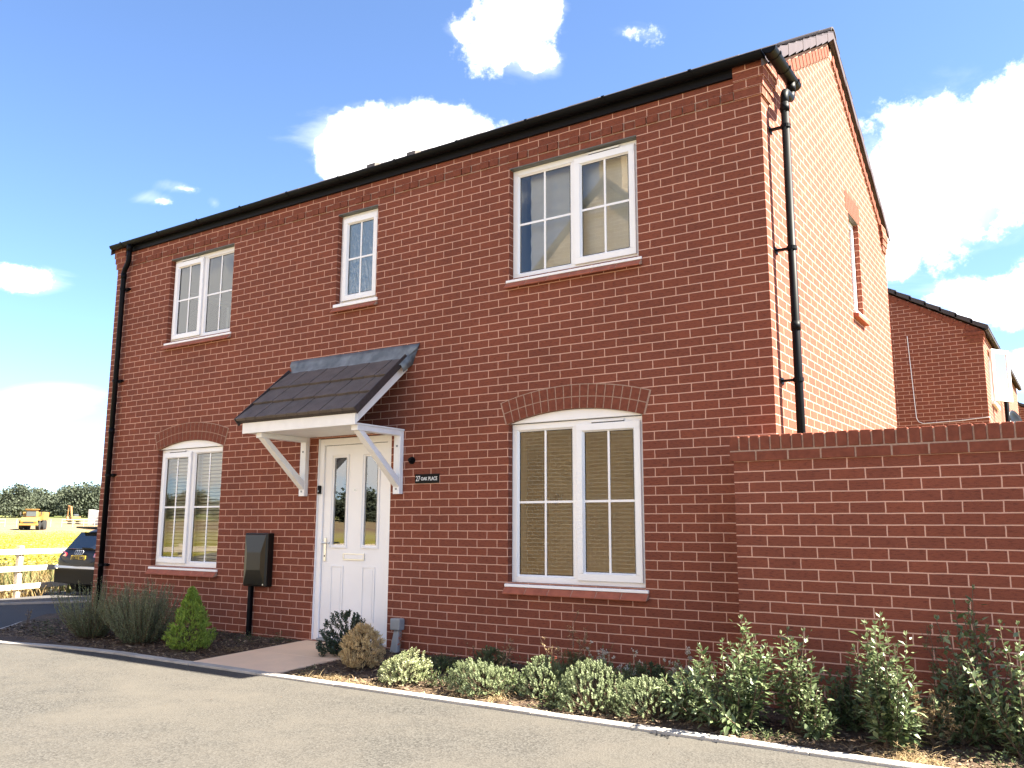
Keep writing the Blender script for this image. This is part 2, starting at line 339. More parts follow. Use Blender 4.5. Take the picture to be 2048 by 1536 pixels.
# ------------------------------------------------------------------ ground
def G(x, y):
    z = -1.946
    if x < -9: z -= 0.02 * (-9 - x)
    z = max(z, -2.15)
    r = math.hypot(x - CAM.x, y - CAM.y)
    if r > 60: z += (min(r, 145) - 60) * 0.0076
    if r > 145: z += (min(r, 320) - 145) * 0.026
    return z
mb = MB()
rings = [0, 2, 4, 6, 8, 10, 12, 14, 16, 18, 21, 25, 30, 36, 44, 52, 60, 72, 86, 104, 125, 145, 170, 200, 235, 275, 320, 450, 800, 1500]; NS = 72
def gp(r, k):
    a = 2 * math.pi * k / NS; x = CAM.x + r * math.cos(a); y = CAM.y + r * math.sin(a); return (x, y, G(x, y) - 0.03)
for i in range(len(rings) - 1):
    for k in range(NS):
        a, b, c, d = gp(rings[i], k), gp(rings[i + 1], k), gp(rings[i + 1], k + 1), gp(rings[i], k + 1)
        mb.face([a, b, c] if i == 0 else [a, b, c, d]) if i else mb.face([a, b, c])
def fieldmat():
    m, n, l, p = newmat('dry_field'); t = n.new('ShaderNodeTexCoord')
    def nz(s, d=6, r=0.6, sc=(1, 1, 1)):
        mp = n.new('ShaderNodeMapping'); mp.inputs['Scale'].default_value = sc; l.new(t.outputs['Object'], mp.inputs['Vector'])
        x = n.new('ShaderNodeTexNoise'); x.inputs['Scale'].default_value = s; x.inputs['Detail'].default_value = d; x.inputs['Roughness'].default_value = r; l.new(mp.outputs[0], x.inputs['Vector']); return x.outputs['Fac']
    def rng(f, lo, hi, a=0, b=1):
        r = n.new('ShaderNodeMapRange'); l.new(f, r.inputs['Value']); r.inputs['From Min'].default_value = lo; r.inputs['From Max'].default_value = hi; r.inputs['To Min'].default_value = a; r.inputs['To Max'].default_value = b; return r.outputs['Result']
    def mix(f, a, b_):
        k = n.new('ShaderNodeMix'); k.data_type = 'RGBA'; l.new(f, k.inputs['Factor'])
        for sck, v in (('A', a), ('B', b_)):
            if isinstance(v, tuple): k.inputs[sck].default_value = (*v, 1)
            else: l.new(v, k.inputs[sck])
        return k.outputs['Result']
    def mth(op, a, b_):
        q = n.new('ShaderNodeMath'); q.operation = op
        for i, v in enumerate((a, b_)):
            if isinstance(v, (int, float)): q.inputs[i].default_value = v
            else: l.new(v, q.inputs[i])
        return q.outputs[0]
    dv = n.new('ShaderNodeVectorMath'); dv.operation = 'DISTANCE'; l.new(t.outputs['Object'], dv.inputs[0]); dv.inputs[1].default_value = tuple(CAM)
    dist = mth('ADD', dv.outputs['Value'], mth('MULTIPLY', mth('SUBTRACT', nz(0.06, 5), 0.5), 30))
    straw = mix(rng(nz(1.6), 0.38, 0.64), (0.25, 0.18, 0.085), (0.14, 0.115, 0.05))
    rag = mix(rng(nz(0.9, 6, 0.75), 0.4, 0.6), (0.30, 0.245, 0.025), (0.15, 0.15, 0.035))
    earth = mix(rng(nz(0.12, 6), 0.4, 0.6), (0.17, 0.11, 0.075), (0.22, 0.17, 0.09))
    grn = mix(rng(nz(0.1, 6), 0.4, 0.6), (0.10, 0.13, 0.045), (0.20, 0.19, 0.07))
    a = mix(rng(dist, 24, 34), straw, rag)
    a = mix(rng(dist, 62, 84), a, mix(rng(nz(0.3), 0.4, 0.6), (0.24, 0.19, 0.09), (0.26, 0.23, 0.08)))
    a = mix(rng(dist, 105, 135), a, earth)
    a = mix(rng(dist, 190, 240), a, grn)
    l.new(a, p.inputs['Base Color']); p.inputs['Roughness'].default_value = 1; p.inputs['Specular IOR Level'].default_value = 0.05
    return m
M['field'] = fieldmat()
tag(mb.build('ground', M['field'], smooth=True), kind='structure')

def sheet(name, poly, mat, dz, step=None):
    mb = MB(); pts = [Vector(p) for p in poly]
    vs, es, fs, _, _, _ = delaunay_2d_cdt(pts, [(i, (i + 1) % len(pts)) for i in range(len(pts))], [], 1, 1e-6)
    for f in fs: mb.face([(vs[i].x, vs[i].y, G(vs[i].x, vs[i].y) + dz) for i in f])
    o = mb.build(name, mat); 
    for p_ in o.data.polygons:
        if p_.normal.z < 0: p_.flip()
    return tag(o, kind='structure')
# edging line of the side drive runs diagonally past the left of the house
LN = [(-40, -30.0), (-18, -4.6), (-13.27, 0.95), (-13.0, 1.3), (-12.6, 1.75), (-10.6, 4.2), (-6, 14), (-4, 25)]
BK = [(-42, -29), (-19.5, -4.0), (-14.5, 1.45), (-14.62, 2.05), (-14.66, 2.45), (-14.3, 2.75), (-11.2, 6.2), (-8, 15), (-6, 25)]
OUT = [(-6.1, -1.47), (-6.6, -1.51), (-7.1, -1.59), (-7.7, -1.72), (-8.15, -1.775), (-8.52, -1.725), (-8.75, -1.47), (-8.985, -1.15), (-9.27, -0.86), (-9.575, -0.585), (-9.9, -0.15), (-9.98, 0.2)]
sheet('road', [(22, -30), (22, -1.47)] + OUT + [(-9.96, 1.2), (-9.7, 9), (-9.6, 25)] + LN[::-1], M['tarmac'], 0.0)
sheet('driveway', [(-9.995, 0.2), (-9.97, 1.2), (-9.62, 9), (-9.62, 25), (-4.2, 24.9), (-6.2, 14), (-10.75, 4.2), (-12.75, 1.72), (-13.1, 1.25), (-13.42, 0.9), (-18.2, -4.7), (-17, -7), (-13.5, -4.9), (-10.6, -2.6), (-8.78, -1.50), (-9.0, -1.17), (-9.29, -0.88), (-9.6, -0.60), (-9.93, -0.15)], M['tarmac_dark'], 0.004)
sheet('pavement', LN + BK[::-1], M['paving'], 0.03)
sheet('parking_pad', [(-19, 2.9), (-14.62, 2.75), (-14.2, 2.86), (-11.3, 6.2), (-8.2, 15), (-16, 15), (-19, 9)], M['tarmac_dark'], 0.006)
# soil bed in front of the house and round its left end
mb = MB()
def bedz(x, y): 
    return -1.895 - 0.045 * max(0, min(1, -y / 1.35)) + 0.014 * noise.noise(Vector((x * 2.2, y * 2.2, 0))) + 0.008 * noise.noise(Vector((x * 8, y * 8, 3)))
def bed(x0, x1, y0f, y1f, st=0.09):
    nx = max(2, int((x1 - x0) / st))
    for i in range(nx):
        xa = x0 + (x1 - x0) * i / nx; xb = x0 + (x1 - x0) * (i + 1) / nx
        ny = 16
        for j in range(ny):
            def P(x, t): y = y0f(x) + (y1f(x) - y0f(x)) * t; return (x, y, bedz(x, y))
            mb.face([P(xa, j / ny), P(xb, j / ny), P(xb, (j + 1) / ny), P(xa, (j + 1) / ny)])
bed(-3.885, 5.0, lambda x: -1.38, lambda x: 0.0)
FE = [(-9.95, 0.0), (-9.87, -0.12), (-9.55, -0.54), (-9.25, -0.81), (-8.96, -1.10), (-8.70, -1.43), (-8.46, -1.66), (-8.15, -1.70), (-7.7, -1.63), (-7.1, -1.50), (-6.6, -1.42), (-6.1, -1.38), (-4.9, -1.38)]
def frontedge(x):
    for (a, fa), (b, fb) in zip(FE, FE[1:]):
        if x <= b: return fa + (fb - fa) * max(0, (x - a)) / (b - a)
    return -1.38
bed(-9.95, -4.995, frontedge, lambda x: 0.0)
bed(-9.9, -8.995, lambda x: 0.0, lambda x: 4.8)
bo = tag(mb.build('soil', M['soil'], smooth=True), kind='structure')

# ------------------------------------------------------------------ path and edging
mb = MB()
def slab(poly, z0, z1): mb.prism([(x, y, z0) for x, y in poly], (0, 0, z1 - z0))
for ya, yb, za, zb in ((-1.376, -0.704, -1.929, -1.906), (-0.700, -0.003, -1.906, -1.884)):
    mb.prism([(-4.995, ya, -1.99), (-4.995, yb, -1.99), (-4.995, yb, zb), (-4.995, ya, za)], (1.11, 0, 0))
tag(mb.build('path', M['path'], bevel=0.004), kind='structure')
mb = MB()
xk = 6.0; rr = random.Random(3)
while xk > -6.05:
    x2 = max(xk - 0.91, -6.1)
    mb.box((x2 + 0.0015, -1.480 + rr.uniform(-.003, .003), -2.05), (xk - 0.0015, -1.380, -1.927 + rr.uniform(-.002, .002))); xk = x2
TIP = [(-6.1, -1.432), (-6.6, -1.47), (-7.1, -1.55), (-7.7, -1.68), (-8.15, -1.745), (-8.5, -1.70), (-8.72, -1.46), (-8.96, -1.13), (-9.25, -0.84), (-9.55, -0.57), (-9.87, -0.15), (-9.95, 0.2)]
EK = TIP + [(-9.93, 1.2), (-9.75, 4.8)]
for i in range(len(EK) - 1):
    a, b = Vector((*EK[i], 0)), Vector((*EK[i + 1], 0)); d = (b - a).normalized(); nn = Vector((-d.y, d.x, 0)) * (0.05 if a.x > -8.1 else 0.028)
    q = [a - nn - d * .01, b - nn + d * .01, b + nn + d * .01, a + nn - d * .01]; mb.prism([(p.x, p.y, -2.06) for p in q], (0, 0, 0.1315))
tag(mb.build('kerb', M['kerb'], bevel=0.006), kind='structure')
mb = MB()
for i in range(1, len(LN) - 1):
    a, b = Vector((*LN[i], 0)), Vector((*LN[i + 1], 0)); d = (b - a).normalized(); nn = Vector((-d.y, d.x, 0)) * 0.035
    za = G(a.x, a.y); zb = G(b.x, b.y)
    mb.prism([(a.x - nn.x, a.y - nn.y, za - .05), (b.x - nn.x, b.y - nn.y, zb - .05), (b.x + nn.x, b.y + nn.y, zb - .05), (a.x + nn.x, a.y + nn.y, za - .05)], (0, 0, 0.087))
tag(mb.build('footway_edging', M['kerb']), kind='structure')

# ------------------------------------------------------------------ THE HOUSE
HW, HD = 8.99, 5.05
RIDGE_Y = HD / 2; SL = 0.583
house = empty('brick_house', (0, 0, -1.95), 'two storey red brick house with white windows, black gutters and a small tiled door canopy', 'house')
GZ = -2.05
WIN = dict(ll=(-7.775, -6.522, -1.20, 0.225), lr=(-2.462, -1.115, -1.20, 0.225), ul=(-7.775, -6.522, 1.605, 2.703), ur=(-2.462, -1.115, 1.605, 2.703), sm=(-4.755, -4.165, 1.68, 2.703))
RISE = 0.095
def rect(x0, x1, z0, z1): return [(x0, z0), (x1, z0), (x1, z1), (x0, z1)]
holes = [rect(*WIN['ul']), rect(*WIN['ur']), rect(*WIN['sm']), rect(-4.925, -3.885, -1.875, 0.215)]
for k in ('ll', 'lr'):
    x0, x1, z0, z1 = WIN[k]; arc, _ = arc_pts(x0, x1, z1, RISE, 20)
    holes.append([(x0, z0), (x1, z0)] + arc)
DEP = 0.11
mb = MB()
holed_wall(mb, [(-HW, GZ), (0, GZ), (0, 3.02), (-HW, 3.02)], holes, lambda a, b: (a, 0.0, b), (0, DEP, 0))
def gable_line(y): return 2.86 + SL * min(y, HD - y)
gouter = [(0, GZ), (HD, GZ), (HD, gable_line(HD)), (RIDGE_Y, gable_line(RIDGE_Y)), (0, gable_line(0))]
GW = (2.985, 3.465, 1.605, 2.703)
holed_wall(mb, gouter, [rect(*GW)], lambda a, b: (0.0, a, b), (-DEP, 0, 0))
LW = (0.93, 1.83, 1.605, 2.66)
holed_wall(mb, gouter, [rect(*LW)], lambda a, b: (-HW, a, b), (DEP, 0, 0), flip=True)
REAR_FILL = [(-3.1, -0.45, -1.80, 0.35), (-8.2, -6.4, -0.9, 0.2), (-2.6, -1.2, 1.6, 2.7), (-8.0, -6.8, 1.6, 2.7)]  # unseen rear openings, added and sized to let more light into the rooms
holed_wall(mb, [(-HW, GZ), (0, GZ), (0, 3.02), (-HW, 3.02)], [rect(*r) for r in REAR_FILL], lambda a, b: (a, HD, b), (0, -0.30, 0), flip=True)
wall = mb.build('wall', M['brick'], house, uvfn=HUV)

# eaves dentil course: headers, two of every three standing proud of the wall
mb = MB(); x = -0.225; i = 0
while x > -8.76:
    mb.box((x - 0.1025, -0.020 if i % 3 != 2 else -0.006, 2.780), (x, -0.001, 2.845)); i += 1; x -= 0.1125
dc = mb.build('dentil_course', M['brick_plain'], house, bevel=0.002)
mb = MB(); mb.box((x + 0.105, -0.0042, 2.7705), (-0.22, -0.0005, 2.8545)); mb.build('mortar_bed', M['mortar'], dc)
# corner corbels under the gutters
for (cx, sx) in ((0, 1), (-HW, -1)):
    for (yb, sy) in ((0, 1), (HD, -1)):
        mb = MB()
        for r in range(4):
            p = 0.011 * (min(r, 2) + 1) + 0.006; z0 = 2.7755 + 0.075 * r; z1 = z0 + 0.0746
            mb.box((cx + sx * p, yb - sy * p, z0), (cx - sx * 0.215, yb + sy * (0.225 + 0.04 * r), z1))
        mb.build('corner_corbel', M['brick'], house, uvfn=HUV)
# raking course of bricks on edge under both verges
for gx, s in ((0, 1), (-HW, -1)):
    for (ya, yb_, sg) in ((0.0, RIDGE_Y, 1), (HD, RIDGE_Y, -1)):
        mb = MB(); mbm = MB()
        ln = (RIDGE_Y) * math.hypot(1, SL); n = int(ln / 0.0752); u = Vector((0, sg, SL)).normalized(); w = Vector((0, -sg * SL, 1)).normalized()
        o0 = Vector((gx, ya, gable_line(0)))
        for i in range(n):
            a = o0 + u * (i * 0.0752 + 0.004); 
            if i * 0.0752 < 0.22: continue
            d = 0.016 + 0.004 * (i % 2)
            q = [a, a + u * 0.0665, a + u * 0.0665 + w * 0.104, a + w * 0.104]
            mb.prism([p + Vector((s * 0.001, 0, 0)) for p in q], (s * d, 0, 0))
        q = [o0 + u * .2 + w * -0.012, o0 + u * ln + w * -0.012, o0 + u * ln + w * 0.13, o0 + u * .2 + w * 0.13]
        mbm.prism([p - Vector((s * 0.05, 0, 0)) for p in q], (s * 0.056, 0, 0))
        rc = mb.build('raking_brick_course', M['brick_plain'], house)
        mbm.build('mortar_bed', M['mortar'], rc)
# brick soldier heads above gable window
mb = MB(); y = GW[0] - 0.10
while y < GW[1] + 0.08:
    mb.box((0.001, y, 2.712), (0.006, y + 0.0655, 2.925)); y += 0.075
sc = mb.build('soldier_course', M['brick_plain'], house)
mb = MB(); mb.box((0.0008, GW[0] - 0.105, 2.706), (0.003, y, 2.93)); mb.build('mortar_bed', M['mortar'], sc)

# segmental brick arches
for k in ('ll', 'lr'):
    x0, x1, z0, z1 = WIN[k]; _, (cx, cz, R, a) = arc_pts(x0, x1, z1, RISE)
    mb = MB(); ang = a + 0.008; n = 18
    for ring in range(2):
        ra = R + ring * 0.1075 + 0.002; rb = ra + 0.0985
        for i in range(n):
            t0 = -ang + 2 * ang * i / n + 0.0021; t1 = -ang + 2 * ang * (i + 1) / n - 0.0021
            q = [(cx + r * math.sin(t), -0.007, cz + r * math.cos(t)) for r, t in ((ra, t0), (ra, t1), (rb, t1), (rb, t0))]
            mb.prism(q[::-1], (0, 0.05, 0))
    ar = mb.build('brick_arch', M['brick_plain'], house)
    mb = MB(); 
    for i in range(n):
        t0 = -ang - .004 + 2 * (ang + .004) * i / n; t1 = -ang - .004 + 2 * (ang + .004) * (i + 1) / n
        q = [(cx + r * math.sin(t), -0.0045, cz + r * math.cos(t)) for r, t in ((R + 0.0006, t0), (R + 0.0006, t1), (R + 0.2165, t1), (R + 0.2165, t0))]
        mb.prism(q[::-1], (0, 0.1, 0))
    mb.build('mortar_bed', M['mortar'], ar)

# ---- windows
def frame_rect(mb, x0, x1, z0, z1, w, y0, y1, ax='x', base=0.0, s=1):
    """rectangular ring of 4 bars; ax tells along which axis the window runs"""
    def B(a0, a1, b0, b1):
        if ax == 'x': mb.box((a0, y0, b0), (a1, y1, b1))
        else: mb.box((base - s * y0, a0, b0), (base - s * y1, a1, b1))
    B(x0, x1, z0, z0 + w); B(x0, x1, z1 - w, z1); B(x0, x0 + w, z0 + w, z1 - w); B(x1 - w, x1, z0 + w, z1 - w)
def bevel_ring(mb, x0, x1, z0, z1, w, y0, y1):
    """sloping glazing bead: outer edge at y0 and inner edge set back at y1"""
    O = [(x0, z0), (x1, z0), (x1, z1), (x0, z1)]; I = [(x0 + w, z0 + w), (x1 - w, z0 + w), (x1 - w, z1 - w), (x0 + w, z1 - w)]
    for i in range(4):
        j = (i + 1) % 4; mb.face([(O[i][0], y0, O[i][1]), (O[j][0], y0, O[j][1]), (I[j][0], y1, I[j][1]), (I[i][0], y1, I[i][1])])
def pane_bars(win, x0, x1, z0, z1, yg, glass):
    g = MB(); g.face([(x0 - 0.004, yg, z0 - 0.004), (x1 + 0.004, yg, z0 - 0.004), (x1 + 0.004, yg, z1 + 0.004), (x0 - 0.004, yg, z1 + 0.004)]); g.build('pane', glass, win)
    k = MB(); frame_rect(k, x0 - 0.006, x1 + 0.006, z0 - 0.006, z1 + 0.006, 0.012, yg - 0.004, yg - 0.0005); k.build('glazing_gasket', M['gasket'], win)
    k = MB(); cx = (x0 + x1) / 2; cz = z0 + (z1 - z0) * 0.5
    k.box((cx - 0.010, yg - 0.0055, z0), (cx + 0.010, yg - 0.0008, z1)); k.box((x0, yg - 0.005, cz - 0.010), (cx - 0.0102, yg - 0.0008, cz + 0.010)); k.box((cx + 0.0102, yg - 0.005, cz - 0.010), (x1, yg - 0.0008, cz + 0.010))
    k.build('glazing_bar', M['upvc'], win)
def make_window(k, opener, vent_side, arched, glass):
    x0, x1, z0, z1 = WIN[k]; fy0, fy1 = 0.062, 0.130; F = 0.052
    cxm = (x0 + x1) / 2; two = opener is not None
    mb = MB(); e = 0.004
    frame_rect(mb, x0 + e, x1 - e, z0 + 0.0, z1 - e, F, fy0, fy1)
    if two: mb.box((cxm - 0.03, fy0 + .0005, z0 + F), (cxm + 0.03, fy1, z1 - e - F))
    win = mb.build('window', M['upvc'], house, bevel=0.003)
    lights = [(x0 + e + F, cxm - 0.03), (cxm + 0.03, x1 - e - F)] if two else [(x0 + e + F, x1 - e - F)]
    for i, (a, b) in enumerate(lights):
        c, d = z0 + F, z1 - e - F
        if (two and i == opener) or not two:
            s = MB(); frame_rect(s, a - 0.014, b + 0.014, c - 0.014, d + 0.014, 0.058, fy0 - 0.022, fy0 - 0.001)
            bevel_ring(s, a + 0.044, b - 0.044, c + 0.044, d - 0.044, 0.016, fy0 - 0.0205, fy0 + 0.004)
            s.build('casement', M['upvc'], win, bevel=0.004)
            pane_bars(win, a + 0.058, b - 0.058, c + 0.058, d - 0.058, fy0 + 0.006, glass)
        else:
            s = MB(); bevel_ring(s, a, b, c, d, 0.018, fy0 + 0.002, fy0 + 0.022); s.build('glazing_bead', M['upvc'], win)
            pane_bars(win, a + 0.016, b - 0.016, c + 0.016, d - 0.016, fy0 + 0.024, glass)
    if vent_side is not None:
        a, b = lights[vent_side]; c = (a + b) / 2; q = MB()
        q.box((c - 0.16, fy0 - 0.024, z1 - 0.034), (c + 0.16, fy0 - 0.0005, z1 - 0.018))
        tv = q.build('trickle_vent', M['white_wood'], win, bevel=0.003)
        q = MB(); q.box((c - 0.155, fy0 - 0.018, z1 - 0.0425), (c + 0.155, fy0 - 0.0005, z1 - 0.0345)); q.build('vent_slot', M['gasket'], tv)
    # white projecting cill
    q = MB(); q.box((x0 - 0.028, -0.012, z0 - 0.036), (x1 + 0.028, fy1, z0 - 0.0005)) if not two else None
    if two:
        q = MB(); q.prism([(x0 - 0.03, -0.014, z0 - 0.038), (x0 - 0.03, 0.1, z0 - 0.038), (x0 - 0.03, 0.1, z0 - 0.001), (x0 - 0.03, 0.05, z0 - 0.001), (x0 - 0.03, -0.014, z0 - 0.014)], (x1 - x0 + 0.06, 0, 0))
    q.build('cill', M['upvc'], win, bevel=0.003)
    # sloping red creasing tiles under the cill
    q = MB(); n = max(3, round((x1 - x0) / 0.222)); a = x0 - 0.028; w = (x1 - x0 + 0.056) / n
    for i in range(n):
        xa, xb = a + i * w + 0.003, a + (i + 1) * w - 0.003
        q.prism([(xa, -0.058, z0 - 0.100), (xa, 0.02, z0 - 0.078), (xa, 0.02, z0 - 0.040), (xa, -0.010, z0 - 0.0405), (xa, -0.060, z0 - 0.090)], (xb - xa, 0, 0))
    sill = q.build('brick_sill', M['creasing'], win, bevel=0.003)
    q = MB(); q.prism([(a, -0.052, z0 - 0.097), (a, 0.018, z0 - 0.075), (a, 0.018, z0 - 0.043), (a, -0.012, z0 - 0.044), (a, -0.055, z0 - 0.091)], (n * w, 0, 0)); q.build('sill_mortar', M['mortar'], win)
    if arched:
        arc, (cx, cz, R, aa) = arc_pts(x0 + .003, x1 - .003, z1 + 0.002, RISE - 0.004, 20)
        q = MB(); q.prism([(p[0], 0.03, p[1]) for p in arc], (0, 0.1, 0)); q.build('arched_head_panel', M['upvc'], win, bevel=0.002)
    else:
        q = MB(); q.box((x0 - 0.0, 0.004, z1 - 0.0035), (x1 + 0.0, 0.12, z1 + 0.006)); q.box((x0 + .002, -0.006, z1 - .002), (x1 - .002, 0.004, z1 + 0.006)); q.build('steel_lintel', M['steel'], win)
    return win
wl = make_window('ll', 0, 0, True, M['glass']); make_window('lr', 1, 1, True, M['glass']); make_window('ul', 0, 0, False, M['glass']); make_window('ur', 1, 1, False, M['glass'])
def frosted():
    m, n, l, p = newmat('obscure_glass'); t = n.new('ShaderNodeTexCoord'); mp = n.new('ShaderNodeMapping'); mp.inputs['Scale'].default_value = (34, 10, 9); l.new(t.outputs['Object'], mp.inputs['Vector'])
    x = n.new('ShaderNodeTexNoise'); x.inputs['Scale'].default_value = 1.0; x.inputs['Detail'].default_value = 4; l.new(mp.outputs[0], x.inputs['Vector'])
    b = n.new('ShaderNodeBump'); b.inputs['Strength'].default_value = 0.5; b.inputs['Distance'].default_value = 0.02; l.new(x.outputs['Fac'], b.inputs['Height']); l.new(b.outputs['Normal'], p.inputs['Normal'])
    p.inputs['Base Color'].default_value = (0.10, 0.15, 0.19, 1); p.inputs['Roughness'].default_value = 0.16; p.inputs['IOR'].default_value = 1.9
    return m
M['frost'] = frosted()
make_window('sm', None, None, False, M['frost'])
# gable window, deep in its reveal
x0, x1, z0, z1 = GW
mb = MB(); frame_rect(mb, x0 + .003, x1 - .003, z0, z1 - .003, 0.07, 0.055, 0.13, 'y', 0.0, 1); w = mb.build('window', M['upvc'], house, bevel=0.004)
mb = MB(); mb.box((-0.078, x0 + 0.07, z0 + 0.07), (-0.082, x1 - 0.07, z1 - 0.07)); mb.build('pane', M['glass'], w)
mb = MB(); mb.box((0.03, x0 - 0.03, z0 - 0.04), (-0.13, x1 + 0.03, z0 - 0.001)); mb.build('cill', M['upvc'], w, bevel=0.004)
mb = MB(); mb.box((0.055, x0 - 0.03, z0 - 0.085), (-0.02, x1 + 0.03, z0 - 0.042)); mb.build('brick_sill', M['creasing'], w, bevel=0.004)
mb = MB(); mb.box((-0.002, x0, z1 - .0025), (-0.13, x1, z1 + .004)); mb.build('steel_lintel', M['steel'], w)
# side window of the far gable, seen through the bedroom
x0, x1, z0, z1 = LW
mb = MB(); frame_rect(mb, x0 + .003, x1 - .003, z0, z1 - .003, 0.05, 0.075, 0.13, 'y', -HW, -1); mb.box((-HW + 0.076, (x0 + x1) / 2 - .012, z0 + .05), (-HW + 0.10, (x0 + x1) / 2 + .012, z1 - .05)); w = mb.build('window', M['upvc'], house, bevel=0.004)
mb = MB(); mb.box((-HW + 0.09, x0 + 0.05, z0 + 0.05), (-HW + 0.094, x1 - 0.05, z1 - 0.05)); mb.build('pane', M['glass'], w)

# ---- front door
x0, x1, z0, z1 = -4.925, -3.885, -1.875, 0.215
mb = MB(); fw = 0.07
mb.box((x0 + .004, 0.02, z0), (x0 + fw, 0.10, z1 - .004)); mb.box((x1 - fw, 0.02, z0), (x1 - .004, 0.10, z1 - .004)); mb.box((x0 + fw, 0.0205, z1 - .004 - fw), (x1 - fw, 0.10, z1 - .004))
mb.box((x0 - .012, 0.0005, z0), (x0 + .003, 0.03, z1)); mb.box((x1 - .003, 0.0005, z0), (x1 + .012, 0.03, z1))
df = mb.build('door_frame', M['upvc'], house, bevel=0.004)
mb = MB(); mb.box((x0 + fw, 0.0, z0 - 0.02), (x1 - fw, 0.10, z0 + 0.022)); mb.build('threshold', M['grey_pvc'], df, bevel=0.004)
dx0, dx1, dz0, dz1 = x0 + fw + .004, x1 - fw - .004, z0 + 0.026, z1 - fw - .009
gl = [(-4.715, -4.535), (-4.275, -4.095)]; gz0, gz1 = -0.90, 0.005
mb = MB(); cells_x = [dx0, gl[0][0], gl[0][1], gl[1][0], gl[1][1], dx1]
for i in range(5):
    if i in (1, 3): mb.box((cells_x[i], 0.040, dz0), (cells_x[i + 1], 0.085, gz0)); mb.box((cells_x[i], 0.040, gz1), (cells_x[i + 1], 0.085, dz1))
    else: mb.box((cells_x[i], 0.040, dz0), (cells_x[i + 1], 0.085, dz1))
door = mb.build('front_door', M['upvc'], house)
mb = MB(); mb.box((x0 + fw - .001, 0.052, z0 + .02), (x0 + fw + .005, 0.09, z1 - fw)); mb.box((x0 + fw, 0.052, z1 - fw - .01), (x1 - fw, 0.09, z1 - fw)); mb.build('door_seal', M['gasket'], door)
for (a, b) in gl:
    q = MB(); frame_rect(q, a - 0.032, b + 0.032, gz0 - 0.036, gz1 + 0.032, 0.013, 0.027, 0.0395); bevel_ring(q, a - 0.019, b + 0.019, gz0 - 0.023, gz1 + 0.019, 0.019, 0.034, 0.046); q.build('glazing_moulding', M['upvc'], door, bevel=0.003)
    q = MB(); q.box((a, 0.050, gz0), (b, 0.055, gz1)); q.build('pane', M['glass_door'], door)
    q = MB(); q.box((a + .012, 0.0485, gz0 + .0), (a + .017, 0.0495, gz1)); q.box((b - .017, 0.0485, gz0), (b - .012, 0.0495, gz1)); q.build('lead_strip', M['grey_pvc'], door)
    q = MB(); frame_rect(q, a + 0.002, b - 0.002, -1.66, -1.115, 0.012, 0.033, 0.0395); q.box((a + .034, 0.036, -1.626), (b - .034, 0.0398, -1.149)); q.build('raised_panel', M['upvc'], door, bevel=0.003)
mb = MB(); frame_rect(mb, -4.535, -4.245, -1.055, -0.985, 0.011, 0.026, 0.0395); lb = mb.build('letterbox', M['chrome'], door, bevel=0.002)
mb = MB(); mb.box((-4.523, 0.030, -1.043), (-4.257, 0.039, -0.997)); mb.build('letterbox_flap', M['upvc'], lb)
mb = MB(); mb.box((-4.825, 0.030, -1.075), (-4.790, 0.0395, -0.83)); h = mb.build('door_handle', M['chrome'], door, bevel=0.004)
mb = MB(); mb.tube([(-4.808, 0.032, -0.885), (-4.808, -0.015, -0.885), (-4.80, -0.020, -0.885), (-4.69, -0.020, -0.885)], 0.009, 10); mb.build('lever', M['chrome'], h, smooth=True)
mb = MB(); mb.tube([(-4.808, 0.0285, -1.02), (-4.808, 0.031, -1.02)], 0.010, 12); mb.build('key_hole', M['gasket'], h)
mb = MB(); mb.tube([(-4.405, 0.034, -0.34), (-4.405, 0.041, -0.34)], 0.013, 14); mb.build('spy_hole', M['chrome'], door)
mb = MB(); mb.tube([(-4.405, 0.0335, -0.34), (-4.405, 0.0345, -0.34)], 0.007, 12); mb.build('spy_lens', M['gasket'], door)

# ---- canopy over the door
CX0, CX1, CY = -5.285, -3.715, -0.70
mb = MB(); mb.prism([(CX0, CY, 0.235), (CX0, -0.002, 0.235), (CX0, -0.002, 0.250), (CX0, CY, 0.250)], (CX1 - CX0, 0, 0))
can = mb.build('door_canopy', M['white_wood'], house)
cs = 0.885  # slope of the canopy roof
mb = MB(); mb.box((CX0 - .012, CY - 0.022, 0.228), (CX1 + .012, CY - 0.0005, 0.342)); mb.build('fascia', M['white_wood'], can, bevel=0.003)
for sx, a in ((-1, CX0), (1, CX1)):
    mb = MB(); mb.prism([(a, CY, 0.252), (a, -0.002, 0.252 + 0.70 * cs - 0.02), (a, -0.002, 0.335 + 0.70 * cs), (a, CY, 0.335)], (sx * 0.02, 0, 0)); mb.build('bargeboard', M['white_wood'], can, bevel=0.002)
# three courses of thick interlocking tiles
RL = math.hypot(0.77, 0.77 * cs); u = Vector((0, 0.77, 0.77 * cs)).normalized(); w = Vector((0, -u.z, u.y)); base = Vector((0, CY - 0.045, 0.325))
for c in range(3):
    mb = MB(); s0 = c * 0.285; s1 = s0 + 0.33; TX0, TX1 = CX0 - 0.05, CX1 + 0.055; lift0 = 0.030; 
    nt_ = 11; tw = (TX1 - TX0) / nt_
    for i in range(nt_):
        a, b = TX0 + i * tw, TX0 + (i + 1) * tw; jit = 0.0035 * (i % 2)
        P = lambda x, s, h: Vector((x, 0, 0)) + base + u * s + w * h
        q = [P(a + .003, s0, lift0 + 0.010), P(a + .003, s0, lift0 + 0.042 + jit), P(a + .003, s1, 0.044 + jit), P(a + .003, s1, 0.012)]
        mb.prism(q, (tw - 0.006, 0, 0))
    mb.build('tile_course', M['tile_grey'], can, bevel=0.003)
mb = MB(); P = lambda x, s, h: Vector((x, 0, 0)) + base + u * s + w * h
